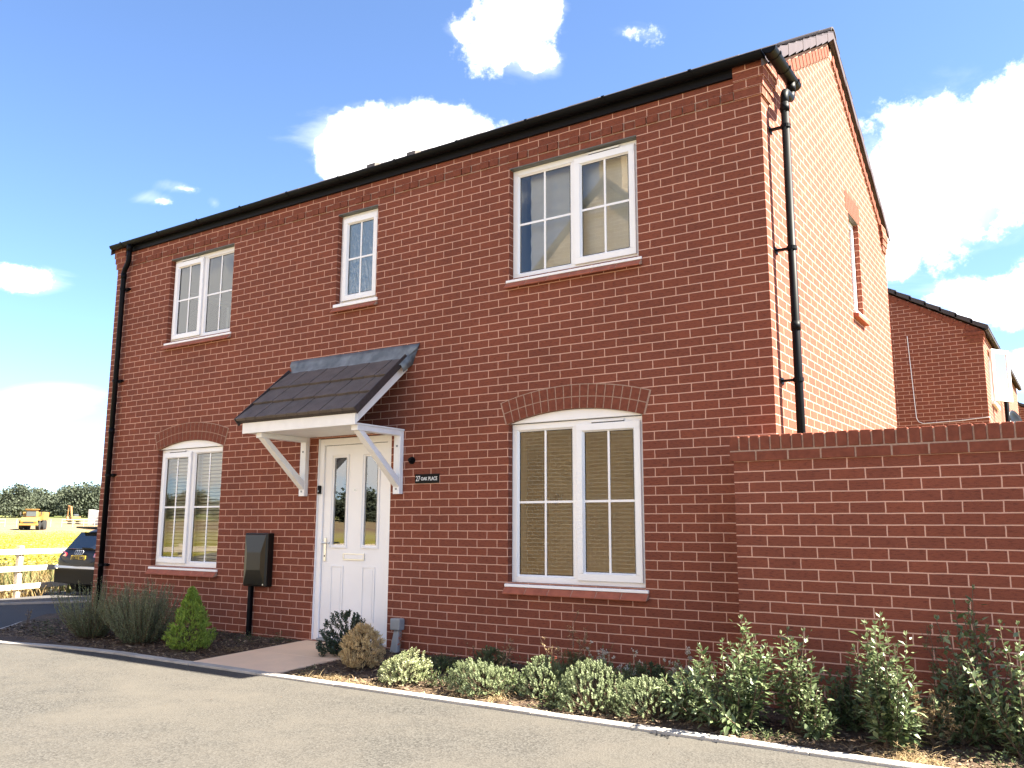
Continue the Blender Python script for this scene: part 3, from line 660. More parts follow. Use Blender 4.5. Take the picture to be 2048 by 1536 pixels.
mb.prism([P(CX1 + 0.056, -0.004, 0.0), P(CX1 + 0.056, -0.004, 0.072), P(CX1 + 0.056, 0.93, 0.072), P(CX1 + 0.056, 0.96, 0.0)], (0.012, 0, 0))
mb.prism([P(CX0 - 0.064, -0.004, -0.02), P(CX0 - 0.064, -0.004, 0.072), P(CX0 - 0.064, 0.93, 0.072), P(CX0 - 0.064, 0.96, -0.02)], (0.012, 0, 0))
mb.prism([P(CX0 - 0.05, 0.02, -0.005), P(CX0 - 0.05, 0.02, 0.036), P(CX0 - 0.05, 0.95, 0.036), P(CX0 - 0.05, 0.95, -0.005)], (CX1 - CX0 + 0.104, 0, 0))
mb.build('verge_trim', M['tile'], can, bevel=0.002)
mb = MB(); n = 24; X0, X1 = CX0 - 0.05, CX1 + 0.075
def fl(x, k):
    j = 0.006 * noise.noise(Vector((x * 5, k, 1.5)))
    flare = 0.10 * max(0, (x - (X1 - 0.12)) / 0.12) - 0.07 * max(0, ((X0 + 0.1) - x) / 0.1)
    return [(x - 0.0 + (0.02 if x > X1 - .02 else 0), -0.190, 0.872 + j * .5), (x, -0.062 + j, 0.985 + j), (x + flare * .9, -0.030 + j, 1.06 + j), (x + flare, -0.007 + j * .5, 1.112 + j)][k]
for i in range(n):
    a = X0 + (X1 - X0) * i / n; b = X0 + (X1 - X0) * (i + 1) / n
    for k in range(3): mb.face([fl(a, k), fl(b, k), fl(b, k + 1), fl(a, k + 1)])
mb.face([(X1 + 0.02, -0.190, 0.872), (X1 + .02, -0.15, 0.80), (X1 + .012, -0.004, 0.90), (X1, -0.062, 0.985)]); mb.face([(X1, -0.062, 0.985), (X1 + .012, -0.004, 0.90), (X1 + 0.1, -0.007, 1.112)])
fo = mb.build('lead_flashing', M['lead'], can, smooth=True); sm = fo.modifiers.new('thick', 'SOLIDIFY'); sm.thickness = 0.004
for bx in (-5.105, -3.765):
    mb = MB(); w_ = 0.042
    mb.box((bx - w_, -0.055, -0.395), (bx + w_, -0.001, 0.2345)); br = mb.build('canopy_bracket', M['white_wood'], can, bevel=0.004)
    mb = MB(); mb.box((bx - w_, -0.665, 0.182), (bx + w_, -0.0555, 0.2342)); mb.build('bracket_arm', M['white_wood'], br, bevel=0.004)
    mb = MB(); mb.prism([(bx - w_ + .004, -0.056, -0.325), (bx - w_ + .004, -0.056, -0.235), (bx - w_ + .004, -0.565, 0.1815), (bx - w_ + .004, -0.64, 0.1815)], (2 * w_ - .008, 0, 0)); mb.build('bracket_brace', M['white_wood'], br, bevel=0.004)
    for zz in (-0.345, 0.08):
        mb = MB(); mb.box((bx - 0.012, -0.0575, zz - .01), (bx + 0.012, -0.0552, zz + .01)); mb.build('screw_cap', M['grey_pvc'], br)

# ---- roof
mb = MB(); TH = 0.022; gauge = 0.292; nrow = 10; e0 = -0.085
X0, X1 = -HW - 0.055, 0.055
for sgn, yb in ((1, 0.0), (-1, HD)):
    for r in range(nrow):
        ya = e0 + gauge * r * 0.864; yc = min(ya + 0.32 * 0.864, RIDGE_Y)
        if ya >= RIDGE_Y: break
        def Z(y): return 3.105 + SL * y
        q = [(ya, Z(ya) + 0.012), (ya, Z(ya) + 0.032), (yc, Z(yc) + 0.012), (yc, Z(yc) - 0.004)]
        x = X0; tw = (X1 - X0) / 31
        for i in range(31):
            mb.prism([(x + .001, yb + sgn * a, b + 0.002 * (i % 2)) for a, b in q], (tw - 0.002, 0, 0)); x += tw
roof = mb.build('roof', M['tile'], house, weld=False)
mb = MB(); x = X0 - 0.01; i = 0
while x < X1:
    x2 = min(x + 0.45, X1 + 0.015); zc = 3.105 + SL * RIDGE_Y - 0.045; r0 = 0.126 + 0.004 * (i % 2)
    P0 = [(RIDGE_Y + r0 * math.sin(t), zc + (r0 - 0.02) * math.cos(t)) for t in [rad(-78 + 156 * k / 10) for k in range(11)]]
    ro = [(RIDGE_Y + (r0 - .016) * math.sin(t), zc + (r0 - .036) * math.cos(t)) for t in [rad(78 - 156 * k / 10) for k in range(11)]]
    mb.prism([(x, a, b) for a, b in P0 + ro], (x2 - x - 0.004, 0, 0)); x = x2; i += 1
mb.build('ridge_tiles', M['tile'], roof)
for vx in (-6.47, -5.70):
    mb = MB(); zt = 3.100 + SL * 2.30
    mb.prism([(vx - .08, 2.26, zt - .05), (vx - .08, 2.40, zt + .05), (vx - .08, 2.40, zt + .145), (vx - .08, 2.36, zt + .160), (vx - .08, 2.28, zt + .12)], (0.17, 0, 0)); mb.build('roof_vent', M['tile_grey'], roof, bevel=0.01)
for gx, s in ((0.0, 1), (-HW, -1)):
    mb = MB()
    for sgn, yb in ((1, 0.0), (-1, HD)):
        for r in range(10):
            ya = -0.09 + 0.2615 * r; yc = ya + 0.285
            yc = min(yc, RIDGE_Y)
            def Z(y): return 3.105 + SL * y
            # each cap is a stepped wedge that overlaps the next
            q = [(ya, Z(ya) - 0.085), (yc, Z(yc) - 0.062), (yc, Z(yc) + 0.020), (ya, Z(ya) + 0.040)]
            xo = 0.056 + 0.004 * (r % 2)
            mb.prism([(gx + s * (xo - 0.014), yb + sgn * a, b) for a, b in q], (s * 0.014, 0, 0))
            q = [(ya, Z(ya) + 0.034), (yc, Z(yc) + 0.014), (yc, Z(yc) + 0.021), (ya, Z(ya) + 0.041)]
            mb.prism([(gx + s * (0.022 + .0005 * r), yb + sgn * a, b) for a, b in q], (s * (xo - 0.0225), 0, 0))
    mb.build('verge_cap', M['verge'], roof, bevel=0.002)
    mb = MB()
    for sgn, yb in ((1, 0.0), (-1, HD)):
        mb.prism([(gx + s * 0.007, yb + sgn * a, b) for a, b in [(0.0, 3.03), (RIDGE_Y, 3.03 + SL * RIDGE_Y), (RIDGE_Y, 3.08 + SL * RIDGE_Y), (0.0, 3.08)]], (s * 0.034, 0, 0))
    mb.build('undercloak', M['tile'], roof)
# ---- eaves: fascia and gutters
for yy, s in ((0.0, -1), (HD, 1)):
    mb = MB(); mb.box((-HW + .0, yy + s * 0.0005, 2.975), (-0.0, yy + s * 0.030, 3.118)); mb.build('fascia_board', M['fascia'], house)
def gutter(path_a, path_b, out, name='gutter', r=0.056):
    a, b = Vector(path_a), Vector(path_b); out = Vector(out); mb = MB(); n = 12
    prof = [(r * math.cos(math.pi + math.pi * k / n), r * 0.95 * math.sin(math.pi + math.pi * k / n)) for k in range(n + 1)]
    inn = [((r - .004) * math.cos(2 * math.pi - math.pi * k / n), (r - .004) * 0.95 * math.sin(2 * math.pi - math.pi * k / n)) for k in range(n + 1)]
    mb.prism([a + out * p[0] + Vector((0, 0, p[1])) for p in prof + inn], b - a)
    for e, q in ((a, 1), (b, -1)):
        mb.prism([e + out * p[0] + Vector((0, 0, p[1])) for p in prof], (b - a).normalized() * 0.004 * q)
    g = mb.build(name, M['black'], house)
    d = (b - a).normalized(); ln = (b - a).length; t = 0.12 if ln < 2 else 0.25
    while t < ln - 0.02:
        mb = MB(); c = a + d * t; rr_ = r + 0.004; pr = [(rr_ * math.cos(math.pi + math.pi * k / 10), rr_ * 0.95 * math.sin(math.pi + math.pi * k / 10)) for k in range(11)]
        pi_ = [((rr_ - .003) * math.cos(2 * math.pi - math.pi * k / 10), (rr_ - .003) * 0.95 * math.sin(2 * math.pi - math.pi * k / 10)) for k in range(11)]
        mb.prism([c + out * p[0] + Vector((0, 0, p[1])) for p in pr + pi_], d * 0.028)
        mb.box(tuple(c + out * (r + .001) + Vector((0, 0, -.012))), tuple(c + out * (r + .007) + d * 0.028 + Vector((0, 0, .008))))
        t += 0.26 if ln < 2 else 0.82
        mb.build('gutter_bracket', M['black'], g)
    return g
gy = -0.088; gz = 3.083
g1 = gutter((-HW - 0.02, gy, gz), (0.062, gy, gz), (0, -1, 0))
g2 = gutter((0.122, -0.142, gz - .001), (0.122, 0.60, gz - .004), (1, 0, 0))
gutter((-HW - 0.02, HD + 0.088, gz), (0.03, HD + 0.088, gz), (0, 1, 0))
# downpipes
mb = MB()
mb.tube([(0.122, 0.46, gz - 0.045), (0.122, 0.46, gz - 0.125)], 0.040, 16); mb.tube([(0.122, 0.46, gz - 0.12), (0.122, 0.452, gz - 0.165), (0.124, 0.425, gz - 0.195), (0.126, 0.37, gz - 0.205), (0.128, 0.30, gz - 0.21), (0.13, 0.245, gz - 0.225), (0.13, 0.215, gz - 0.27), (0.13, 0.21, gz - 0.36)], 0.034, 16)
mb.tube([(0.13, 0.21, gz - 0.33), (0.13, 0.21, -1.9)], 0.0335, 16)
for zz in (gz - 0.34, 0.9): mb.tube([(0.13, 0.21, zz), (0.13, 0.21, zz - 0.07)], 0.0385, 16)
dp = mb.build('downpipe', M['black'], house, smooth=True)
for zz in (2.56, 1.52, 0.45, -0.6):
    mb = MB(); mb.tube([(0.13, 0.21, zz), (0.13, 0.21, zz - 0.03)], 0.041, 16); mb.box((0.0, 0.195, zz - .024), (0.10, 0.225, zz - .006)); mb.box((0.0, 0.17, zz - .04), (0.008, 0.25, zz + .01)); mb.build('pipe_clip', M['black'], dp)
PX = -8.735
mb = MB(); mb.tube([(PX + 0.13, gy, gz - .04), (PX + 0.13, gy, gz - .13)], 0.039, 16)
mb.tube([(PX + 0.13, gy, gz - .12), (PX + .13, gy, gz - 0.17), (PX + .128, gy, gz - 0.255), (PX + .10, gy + .006, gz - 0.30), (PX + 0.03, gy + .018, gz - 0.36), (PX + .003, gy + .024, gz - 0.40), (PX, gy + 0.025, gz - 0.45), (PX, gy + 0.025, -1.89)], 0.034, 16)
for zz in (gz - 0.42, 0.55): mb.tube([(PX, gy + .025, zz), (PX, gy + .025, zz - 0.07)], 0.0385, 16)
dp = mb.build('downpipe', M['black'], house, smooth=True)
for zz in (2.46, 1.20, -0.05, -1.2):
    mb = MB(); mb.tube([(PX, gy + .025, zz), (PX, gy + .025, zz - 0.03)], 0.041, 16); mb.box((PX - .012, -0.06, zz - .026), (PX + .012, 0.0, zz - .004)); mb.box((PX - 0.03, -0.008, zz - .035), (PX + 0.055, 0.0, zz + .005)); mb.box((PX + .03, -0.05, zz - .026), (PX + .09, -0.001, zz - .002)); mb.build('pipe_clip', M['black'], dp)

# ---- rooms behind the windows
def room(mb, x0, x1, y0, y1, z0, z1, front=None, back=None, left=None, right_=None):
    """inside faces of a room, with an opening cut in each named side"""
    def side(h, a0, a1, to3, dv):
        if h: holed_wall(mb, rect(a0, a1, z0, z1), [rect(*h)], to3, dv)
        else: mb.face([to3(a0, z0), to3(a1, z0), to3(a1, z1), to3(a0, z1)])
    side(front, x0, x1, lambda a, b: (a, y0, b), (0, -(y0 - 0.132), 0)); side(back, x0, x1, lambda a, b: (a, y1, b), (0, 0.04, 0))
    side(left, y0, y1, lambda a, b: (x0, a, b), (-(x0 + HW - 0.132), 0, 0)); side(right_, y0, y1, lambda a, b: (x1, a, b), (-(x1 + 0.132), 0, 0))
    mb.face([(x0, y0, z1), (x1, y0, z1), (x1, y1, z1), (x0, y1, z1)]); mb.face([(x0, y0, z0), (x1, y0, z0), (x1, y1, z0), (x0, y1, z0)])
def shr(h, e=0.01): return (h[0] + e, h[1] - e, h[2], h[3] - e)
room_walls = []
mb = MB(); room(mb, -3.2, -0.3, 0.30, 4.72, -1.85, 0.50, shr(WIN['lr']), shr(REAR_FILL[0])); mb.build('room', M['interior'], house)
mb = MB(); room(mb, -8.72, -5.6, 0.30, 4.72, -1.85, 0.50, shr(WIN['ll']), shr(REAR_FILL[1])); mb.build('room', M['interior'], house)
mb = MB(); room(mb, -8.72, -5.9, 0.30, 4.72, 0.75, 2.80, shr(WIN['ul']), shr(REAR_FILL[3]), shr(LW)); mb.build('room', M['interior_white'], house)
mb = MB(); room(mb, -3.2, -0.3, 0.30, 4.72, 0.75, 2.80, shr(WIN['ur']), shr(REAR_FILL[2]), None, shr(GW)); mb.build('room', M['interior_white'], house)
mb = MB(); room(mb, -5.3, -3.6, 0.13, 3.5, -1.85, 0.50); mb.build('room', M['interior_white'], house)
for (a, b, c, d) in REAR_FILL:  # frames and panes for the added rear openings that brighten the rooms
    mb = MB(); frame_rect(mb, a + .004, b - .004, c, d - .004, 0.06, HD - 0.13, HD - 0.07); cm = (a + b) / 2; mb.box((cm - .04, HD - .13, c + .06), (cm + .04, HD - .0705, d - .064)); w = mb.build('window', M['upvc'], house)
    mb = MB(); mb.box((a + .06, HD - .10, c + .06), (b - .06, HD - .104, d - .064)); mb.build('pane', M['glass'], w)
mb = MB(); frame_rect(mb, 1.02, 1.86, -1.85, 0.2, 0.06, 0, 0.02, 'y', -3.2, -1); inn = mb.build('inner_door', M['interior_white'], house, bevel=0.003)
mb = MB(); mb.box((-3.19, 1.10, -1.84), (-3.165, 1.80, 0.13)); mb.build('door_leaf', M['carpet'], inn)
mb = MB(); mb.tube([(-3.165, 1.76, -0.9), (-3.11, 1.76, -0.9), (-3.11, 1.64, -0.9)], 0.01, 8); mb.build('inner_handle', M['chrome'], inn)
mb = MB(); mb.box((-3.199, 2.07, -0.45), (-3.17, 2.20, -0.34)); mb.box((-3.17, 2.09, -0.43), (-3.166, 2.15, -0.36))
tag(mb.build('thermostat', M['grey_pvc'], bevel=0.006), 'small grey thermostat on the cream wall inside the ground floor window right of the door', 'thermostat')

# blinds hanging inside windows
x0, x1, z0, z1 = WIN['ll']; t = empty('venetian_blind', (x0 + .6, 0.2, z1), 'cream slatted blind lowered behind the ground floor window left of the door', 'blind')
mb = MB(); z = z1 - 0.09
while z > z0 + 0.03:
    mb.prism([(x0 + .03, 0.165, z), (x0 + .03, 0.190, z + 0.030), (x0 + .03, 0.192, z + 0.028), (x0 + .03, 0.167, z - 0.002)], (x1 - x0 - .06, 0, 0)); z -= 0.044
mb.build('slats', plain('blind_slat', (0.84, 0.83, 0.76), 0.6), t)
mb = MB(); mb.box((x0 + .025, 0.16, z1 - 0.05), (x1 - .025, 0.21, z1 - 0.012)); mb.build('head_rail', M['upvc'], t)
mb = MB()
for xx in (x0 + .2, (x0 + x1) / 2 + .05, x1 - .2): mb.box((xx - .003, 0.158, z0 + .03), (xx + .003, 0.160, z1 - .05))
mb.build('ladder_cord', M['upvc'], t)
x0, x1, z0, z1 = WIN['ur']; t = empty('roman_blind', (x0 + .6, 0.2, z1), 'pale fabric blind with soft horizontal folds behind the upper window nearest the gable', 'blind')
mb = MB(); n = 60
def rb(x, i):
    z = z1 - 0.02 - (z1 - z0 - 0.05) * i / n; ph = (i / n * 7.0) % 1.0; sag = 0.0
    return (x, 0.205 - 0.009 * math.sin(ph * math.pi) ** 2 - 0.004 * noise.noise(Vector((x * 3, z * 9, 0))), z + 0.012 * math.sin((x - x0) * 2.3) * (i / n))
xs = [x0 + .12 + (x1 - x0 - .16) * j / 20 for j in range(21)]
for i in range(n):
    for j in range(20): mb.face([rb(xs[j], i), rb(xs[j + 1], i), rb(xs[j + 1], i + 1), rb(xs[j], i + 1)])
o = mb.build('blind_fabric', plain('blind_fabric', (0.82, 0.81, 0.78), 0.95, 0.06, 6), t, smooth=True)
mb = MB(); mb.box((xs[0], 0.205, z1 - .02), (xs[-1], 0.25, z1 - 0.0)); mb.build('head_rail', M['upvc'], t)

# small things fixed to the front wall
mb = MB(); mb.box((-3.560, -0.012, -0.296), (-3.262, -0.0005, -0.206)); sg = mb.build('house_sign', plain('black_slate', (0.003, 0.003, 0.0035), 0.5, spec=0.15), bevel=0.002)
tag(sg, 'black plate reading 27 OAK PLACE on the brickwork right of the front door', 'sign')
def text(body, loc, size, mat, parent, rot=(rad(90), 0, 0), sx=1.0, name='lettering', ext=0.0008):
    c = bpy.data.curves.new(name, 'FONT'); c.body = body; c.size = size; c.extrude = ext; c.align_x = 'CENTER'; c.align_y = 'CENTER'; c.offset = 0.0006 if size < .1 else 0.002
    o = bpy.data.objects.new(name, c); COL.objects.link(o)
    dg = bpy.context.evaluated_depsgraph_get(); me = bpy.data.meshes.new_from_object(o.evaluated_get(dg)); bpy.data.objects.remove(o)
    me.transform(Matrix.Translation(Vector(loc)) @ Euler(rot).to_matrix().to_4x4() @ Matrix.Diagonal((sx, 1, 1, 1)))
    me.materials.clear(); me.materials.append(mat)
    me.transform(Matrix.Translation(-root_loc(parent)))
    o = bpy.data.objects.new(name, me); COL.objects.link(o); o.parent = parent; return o
M['sign_white'] = plain('sign_white', (0.75, 0.75, 0.75), 0.5)
text('27', (-3.520, -0.0135, -0.251), 0.070, M['sign_white'], sg, sx=0.78); text('OAK', (-3.443, -0.0135, -0.253), 0.044, M['sign_white'], sg, sx=0.85); text('PLACE', (-3.335, -0.0135, -0.253), 0.050, M['sign_white'], sg, sx=0.78)
mb = MB(); mb.tube([(-3.606, 0.0, -0.067), (-3.606, -0.02, -0.067)], 0.036, 20); mb.tube([(-3.606, -0.02, -0.067), (-3.606, -0.05, -0.064)], [0.028, 0.020], 20); mb.tube([(-3.606, -0.049, -0.064), (-3.606, -0.053, -0.064)], 0.014, 16)
tag(mb.build('cable_gland', M['black'], smooth=False, bevel=0.002), 'small round black outlet on the brickwork just above the house sign', 'wall fitting')
mb = MB(); mb.box((-4.912, -0.012, -0.375), (-4.876, 0.0195, -0.285)); db = tag(mb.build('doorbell', M['black'], bevel=0.008, seg=3), 'small black doorbell on the white door frame left of the door', 'doorbell')
mb = MB(); mb.tube([(-4.894, -0.0125, -0.345), (-4.894, -0.015, -0.345)], 0.010, 16); mb.build('bell_button', M['grey_pvc'], db)

# meter cabinet: shallow box with a pyramid-embossed lid
x0, x1, z0, z1 = -5.935, -5.56, -1.365, -0.79
mc = empty('meter_cabinet', (-5.75, 0, -1.37), 'dark brown plastic meter cabinet on a pipe left of the front door', 'meter box')
M['brown'] = plain('dark_brown_plastic', (0.009, 0.008, 0.0065), 0.32, 0.1, 5, spec=0.3)
mb = MB(); mb.box((x0, -0.085, z0), (x1, -0.001, z1)); mb.build('cabinet_body', M['brown'], mc, bevel=0.008)
mb = MB(); a, b, c, d = x0 + .006, x1 - .006, z0 + .008, z1 - .008; y0 = -0.087; y1 = -0.103
ci = [(a + .07, c + .17), (b - .07, c + .17), (b - .07, d - .2), (a + .07, d - .2)]
O = [(a, c), (b, c), (b, d), (a, d)]
O2 = [(a + .012, c + .012), (b - .012, c + .012), (b - .012, d - .012), (a + .012, d - .012)]
for i in range(4):
    j = (i + 1) % 4
    mb.face([(O[i][0], y0 + .004, O[i][1]), (O[j][0], y0 + .004, O[j][1]), (O2[j][0], y1 + .004, O2[j][1]), (O2[i][0], y1 + .004, O2[i][1])])
    mb.face([(O2[i][0], y1 + .004, O2[i][1]), (O2[j][0], y1 + .004, O2[j][1]), (ci[j][0], y1 - .014, ci[j][1]), (ci[i][0], y1 - .014, ci[i][1])])
mb.face([(p[0], y1 - .014, p[1]) for p in ci]); mb.build('cabinet_lid', M['brown'], mc)
mb = MB(); mb.tube([(x1 - .035, -0.095, z0 + .025), (x1 - .035, -0.104, z0 + .025)], 0.009, 12); mb.build('lock', M['chrome'], mc)
mb = MB(); mb.box((x0 + .045, -0.055, -1.93), (x0 + .092, -0.010, z0)); mb.build('riser_pipe', M['black'], mc, bevel=0.008)
# grey hockey-stick cover right of the door
gb = empty('cable_entry_cover', (-3.72, 0, -1.9), 'grey plastic cable entry box at the foot of the wall right of the front door', 'cable box')
mb = MB(); mb.box((-3.775, -0.085, -1.695), (-3.655, -0.001, -1.585)); mb.build('box', M['grey_pvc'], gb, bevel=0.012, seg=3)
mb = MB(); mb.prism([(-3.745, -0.06, -1.696), (-3.685, -0.06, -1.696), (-3.665, -0.10, -1.92), (-3.765, -0.10, -1.92)], (0, 0.055, 0)); mb.build('duct', M['grey_pvc'], gb, bevel=0.01)

# ------------------------------------------------------------------ garden wall (joins the house corner)
gw = empty('garden_wall', (-0.17, -0.48, -1.95), 'red brick garden wall with a brick-on-edge coping at the right of the house', 'wall')
X0, Y0, Z0 = -0.1738, -0.4809, -0.2374; XE = 5.2
mb = MB()
def wuv(p, n):
    if abs(n.z) > 0.8: return (p.x, p.y)
    if abs(n.x) > abs(n.y): return (p.y - Y0 - 0.1075, p.z - Z0)
    return (p.x - X0 - 0.1075, p.z - Z0)
mb.box((X0, Y0, -2.1), (XE, Y0 + 0.2155, Z0)); mb.box((X0, Y0 + 0.2155, -2.1), (X0 + 0.33, -0.0008, Z0))
mb.build('brickwork', M['brick'], gw, uvfn=wuv)
mb = MB(); i = 0; x = X0 - 0.022
while x < XE:
    x2 = x + (0.215 if i else 0.187); mb.box((x, Y0 - 0.021 + 0.002 * (i % 3), Z0 + 0.0), (x2, Y0 + 0.237, Z0 + 0.066)); x = x2 + 0.010; i += 1
mb.box((X0 - 0.02, Y0 + 0.24, Z0), (X0 + 0.35, -0.001, Z0 + 0.066))
mb.build('projecting_course', M['brick_plain'], gw, bevel=0.003)
mb = MB(); mb.box((X0 - 0.018, Y0 - 0.0165, Z0 + 0.001), (XE, Y0 + 0.23, Z0 + 0.0755)); mb.box((X0 - 0.016, Y0 - 0.0135, Z0 + 0.0755), (XE, Y0 + 0.2, Z0 + 0.168)); mb.box((X0 - .016, Y0 + .2, Z0 + .01), (X0 + .33, -0.001, Z0 + .16)); mb.build('coping_mortar', M['mortar'], gw)
mb = MB(); x = X0 - 0.021; i = 0
rr = random.Random(5)
while x < XE:
    h = rr.uniform(-.0025, .0025); mb.box((x, Y0 - 0.020 + rr.uniform(-.002, .002), Z0 + 0.077), (x + 0.0655, Y0 + 0.21, Z0 + 0.1785 + h)); x += 0.0752
y = Y0 + 0.215
while y < -0.08: mb.box((X0 - 0.021, y, Z0 + 0.077), (X0 + 0.20, y + 0.0655, Z0 + 0.1785)); y += 0.0752
mb.build('coping', M['brick_plain'], gw, bevel=0.005)

# ------------------------------------------------------------------ other houses
def simple_house(root, x0, x1, yf, yb, zg, ze, rise, brickm, fronts=(), rights=(), uvx=0.0, tile_steps=True, nx=12):
    """ridge along y; gable walls face -y and +y; openings on the front gable / the right side"""
    cx = (x0 + x1) / 2; mb = MB()
    prof = [(x0, zg), (x1, zg), (x1, ze), (cx, ze + rise), (x0, ze)]
    holed_wall(mb, prof, [rect(*h) for h in fronts], lambda a, b: (a, yf, b), (0, 0.1, 0))
    holed_wall(mb, prof, [], lambda a, b: (a, yb, b), (0, -0.1, 0), flip=True)
    holed_wall(mb, rect(yf, yb, zg, ze), [rect(*h) for h in rights], lambda a, b: (x1, a, b), (-0.1, 0, 0))
    mb.face([(x0, yf, zg), (x0, yb, zg), (x0, yb, ze), (x0, yf, ze)])
    mb.build('wall', brickm, root, uvfn=fac_uv(uvx, yf, 0.0))
    sl = rise / (cx - x0); mb = MB(); ov = 0.07
    n = int((cx - x0) / 0.26) + 1; g = (cx - x0 + 0.12) / n
    for s in (-1, 1):
        for r in range(n):
            a = -0.12 + g * r; b = min(a + g * 1.12, cx - x0)
            za, zb = ze + 0.10 + sl * a, ze + 0.10 + sl * b
            ax, bx = ((x0 + a, x0 + b) if s < 0 else (x1 - a, x1 - b))
            mb.prism([(ax, yf - ov, za - .06), (ax, yf - ov, za + .035), (bx, yf - ov, zb + .006), (bx, yf - ov, zb - .07)], (0, yb - yf + 2 * ov, 0))
    rf = mb.build('roof', M['tile'], root)
    mb = MB(); zc = ze + .10 + rise; mb.prism([(cx - .14, yf - ov - .02, zc - .1), (cx - .08, yf - ov - .02, zc + .03), (cx, yf - ov - .02, zc + .06), (cx + .08, yf - ov - .02, zc + .03), (cx + .14, yf - ov - .02, zc - .1)], (0, yb - yf + 2 * ov + .04, 0)); mb.build('ridge_tiles', M['tile'], rf)
    return cx, sl
# neighbour beyond the garden
nb = empty('brick_house', (0.4, 11.8, -1.95), 'red brick house behind the garden wall with an open white window on its sunny side', 'house')
cx, sl = simple_house(nb, -6.6, 0.47, 11.8, 20.6, -2.0, 3.03, 2.05, M['brick'], [], [(12.62, 13.72, 1.75, 2.78), (15.9, 16.9, 1.75, 2.78)], uvx=0.47)
mb = MB()
for i in range(46):
    t = i * 0.0752 + 0.12; u = Vector((-1, 0, sl)).normalized(); w = Vector((sl, 0, 1)).normalized(); o0 = Vector((0.47, 11.8, 2.90)) + u * t
    if i % 3 == 0: L_ = 0.215; q = [o0, o0 + u * L_, o0 + u * L_ + w * .095, o0 + w * .095]; mb.prism([p + Vector((0, -.012, 0)) for p in q], (0, .012, 0))
mb.build('raking_brick_course', M['brick_plain'], nb)
mb = MB()
for r in range(3): mb.box((0.25 - .05 * r, 11.8 - .012 * (r + 1), 2.78 + .075 * r), (0.47 + .012 * (r + 1), 12.02, 2.846 + .075 * r))
mb.build('corner_corbel', M['brick_plain'], nb)
for j, (a, b, c, d) in enumerate([(12.62, 13.72, 1.75, 2.78), (15.9, 16.9, 1.75, 2.78)]):
    mb = MB(); frame_rect(mb, a, b, c, d, 0.06, 0.05, 0.11, 'y', 0.47, 1); mb.box((0.42, (a + b) / 2 - .04, c + .06), (0.36, (a + b) / 2 + .04, d - .06)); w = mb.build('window', M['upvc'], nb)
    mb = MB(); mb.box((0.385, a + .06, c + .06), (0.38, b - .06, d - .06)); mb.build('pane', M['glass'], w)
    mb = MB(); mb.box((0.53, a - .05, c - .06), (0.40, b + .05, c - .002)); mb.build('cill', M['upvc'], w)
# the opened sash swings out over the garden
mb = MB(); fx0, fx1, fz0, fz1 = 0.0, 0.54, 1.76, 2.79
frame_rect(mb, fx0, fx1, fz0, fz1, 0.075, 0.0, 0.045)
sash = mb.build('open_sash', M['upvc'], nb)
g = MB(); g.box((fx0 + .07, .02, fz0 + .07), (fx1 - .07, .025, fz1 - .07)); pn = g.build('pane', M['glass'], sash)
for o in (sash, pn):
    for v in o.data.vertices:
        p = v.co + Vector(nb.location); v.co = Vector((0.50 + p.x * .50 + p.y * .86, 12.64 + p.x * .86 - p.y * .50, p.z)) - Vector(nb.location)
mb = MB(); rr_ = 0.056; prof = [(0.47 + 0.07 + rr_ * math.cos(math.pi + math.pi * k / 10), 3.06 + rr_ * math.sin(math.pi + math.pi * k / 10)) for k in range(11)]
mb.prism([(a, 11.75, b) for a, b in prof], (0, 8.9, 0)); gt = mb.build('gutter', M['black'], nb)
for k in range(9): 
    mb = MB(); mb.prism([(0.54 + (a - .54) * 1.12, 11.95 + k * 0.98, 3.062 + (b - 3.06) * 1.12) for a, b in prof], (0, 0.05, 0)); mb.build('gutter_bracket', M['black'], gt)
mb = MB(); mb.tube([(0.55, 14.9, 3.0), (0.55, 14.9, 2.86), (0.56, 14.9, 2.75), (0.56, 14.9, -1.9)], 0.04, 10); mb.tube([(0.56, 15.12, 2.9), (0.56, 15.12, -1.9)], 0.045, 10); mb.build('downpipe', M['black'], nb)
mb = MB(); ca = [(-0.84, 11.785, 3.05), (-0.78, 11.785, 1.50), (-0.775, 11.785, 1.40), (-0.74, 11.785, 1.33), (-0.66, 11.785, 1.29), (0.0, 11.785, 1.31), (0.47, 11.785, 1.345), (0.485, 11.80, 1.345), (0.49, 11.9, 1.30), (0.49, 12.6, 1.22)]
mb.tube(ca, 0.0065, 6); mb.build('aerial_cable', M['upvc'], nb)
# satellite dish on the neighbour
sdh = empty('satellite_dish', (0.47, 13.0, 1.2), 'grey satellite dish on the sunny side of the neighbouring house just above the garden wall', 'dish')
mb = MB(); n = 16; cdir = Vector((0.85, -0.4, 0.3)).normalized(); u_ = cdir.cross(Vector((0, 0, 1))).normalized(); w_ = u_.cross(cdir); c0 = Vector((0.80, 12.75, 1.33))
R_ = [[c0 + (u_ * math.cos(2 * math.pi * k / n) * 0.20 + w_ * math.sin(2 * math.pi * k / n) * 0.22) * (j / 4) + cdir * 0.07 * (j / 4) ** 2 for k in range(n)] for j in range(5)]
for j in range(4):
    for k in range(n):
        q = [R_[j][k], R_[j][(k + 1) % n], R_[j + 1][(k + 1) % n], R_[j + 1][k]]; mb.face(q if j else [q[0], q[2], q[3]])
o = mb.build('reflector', M['brown'], sdh, smooth=True); o.modifiers.new('t', 'SOLIDIFY').thickness = 0.006
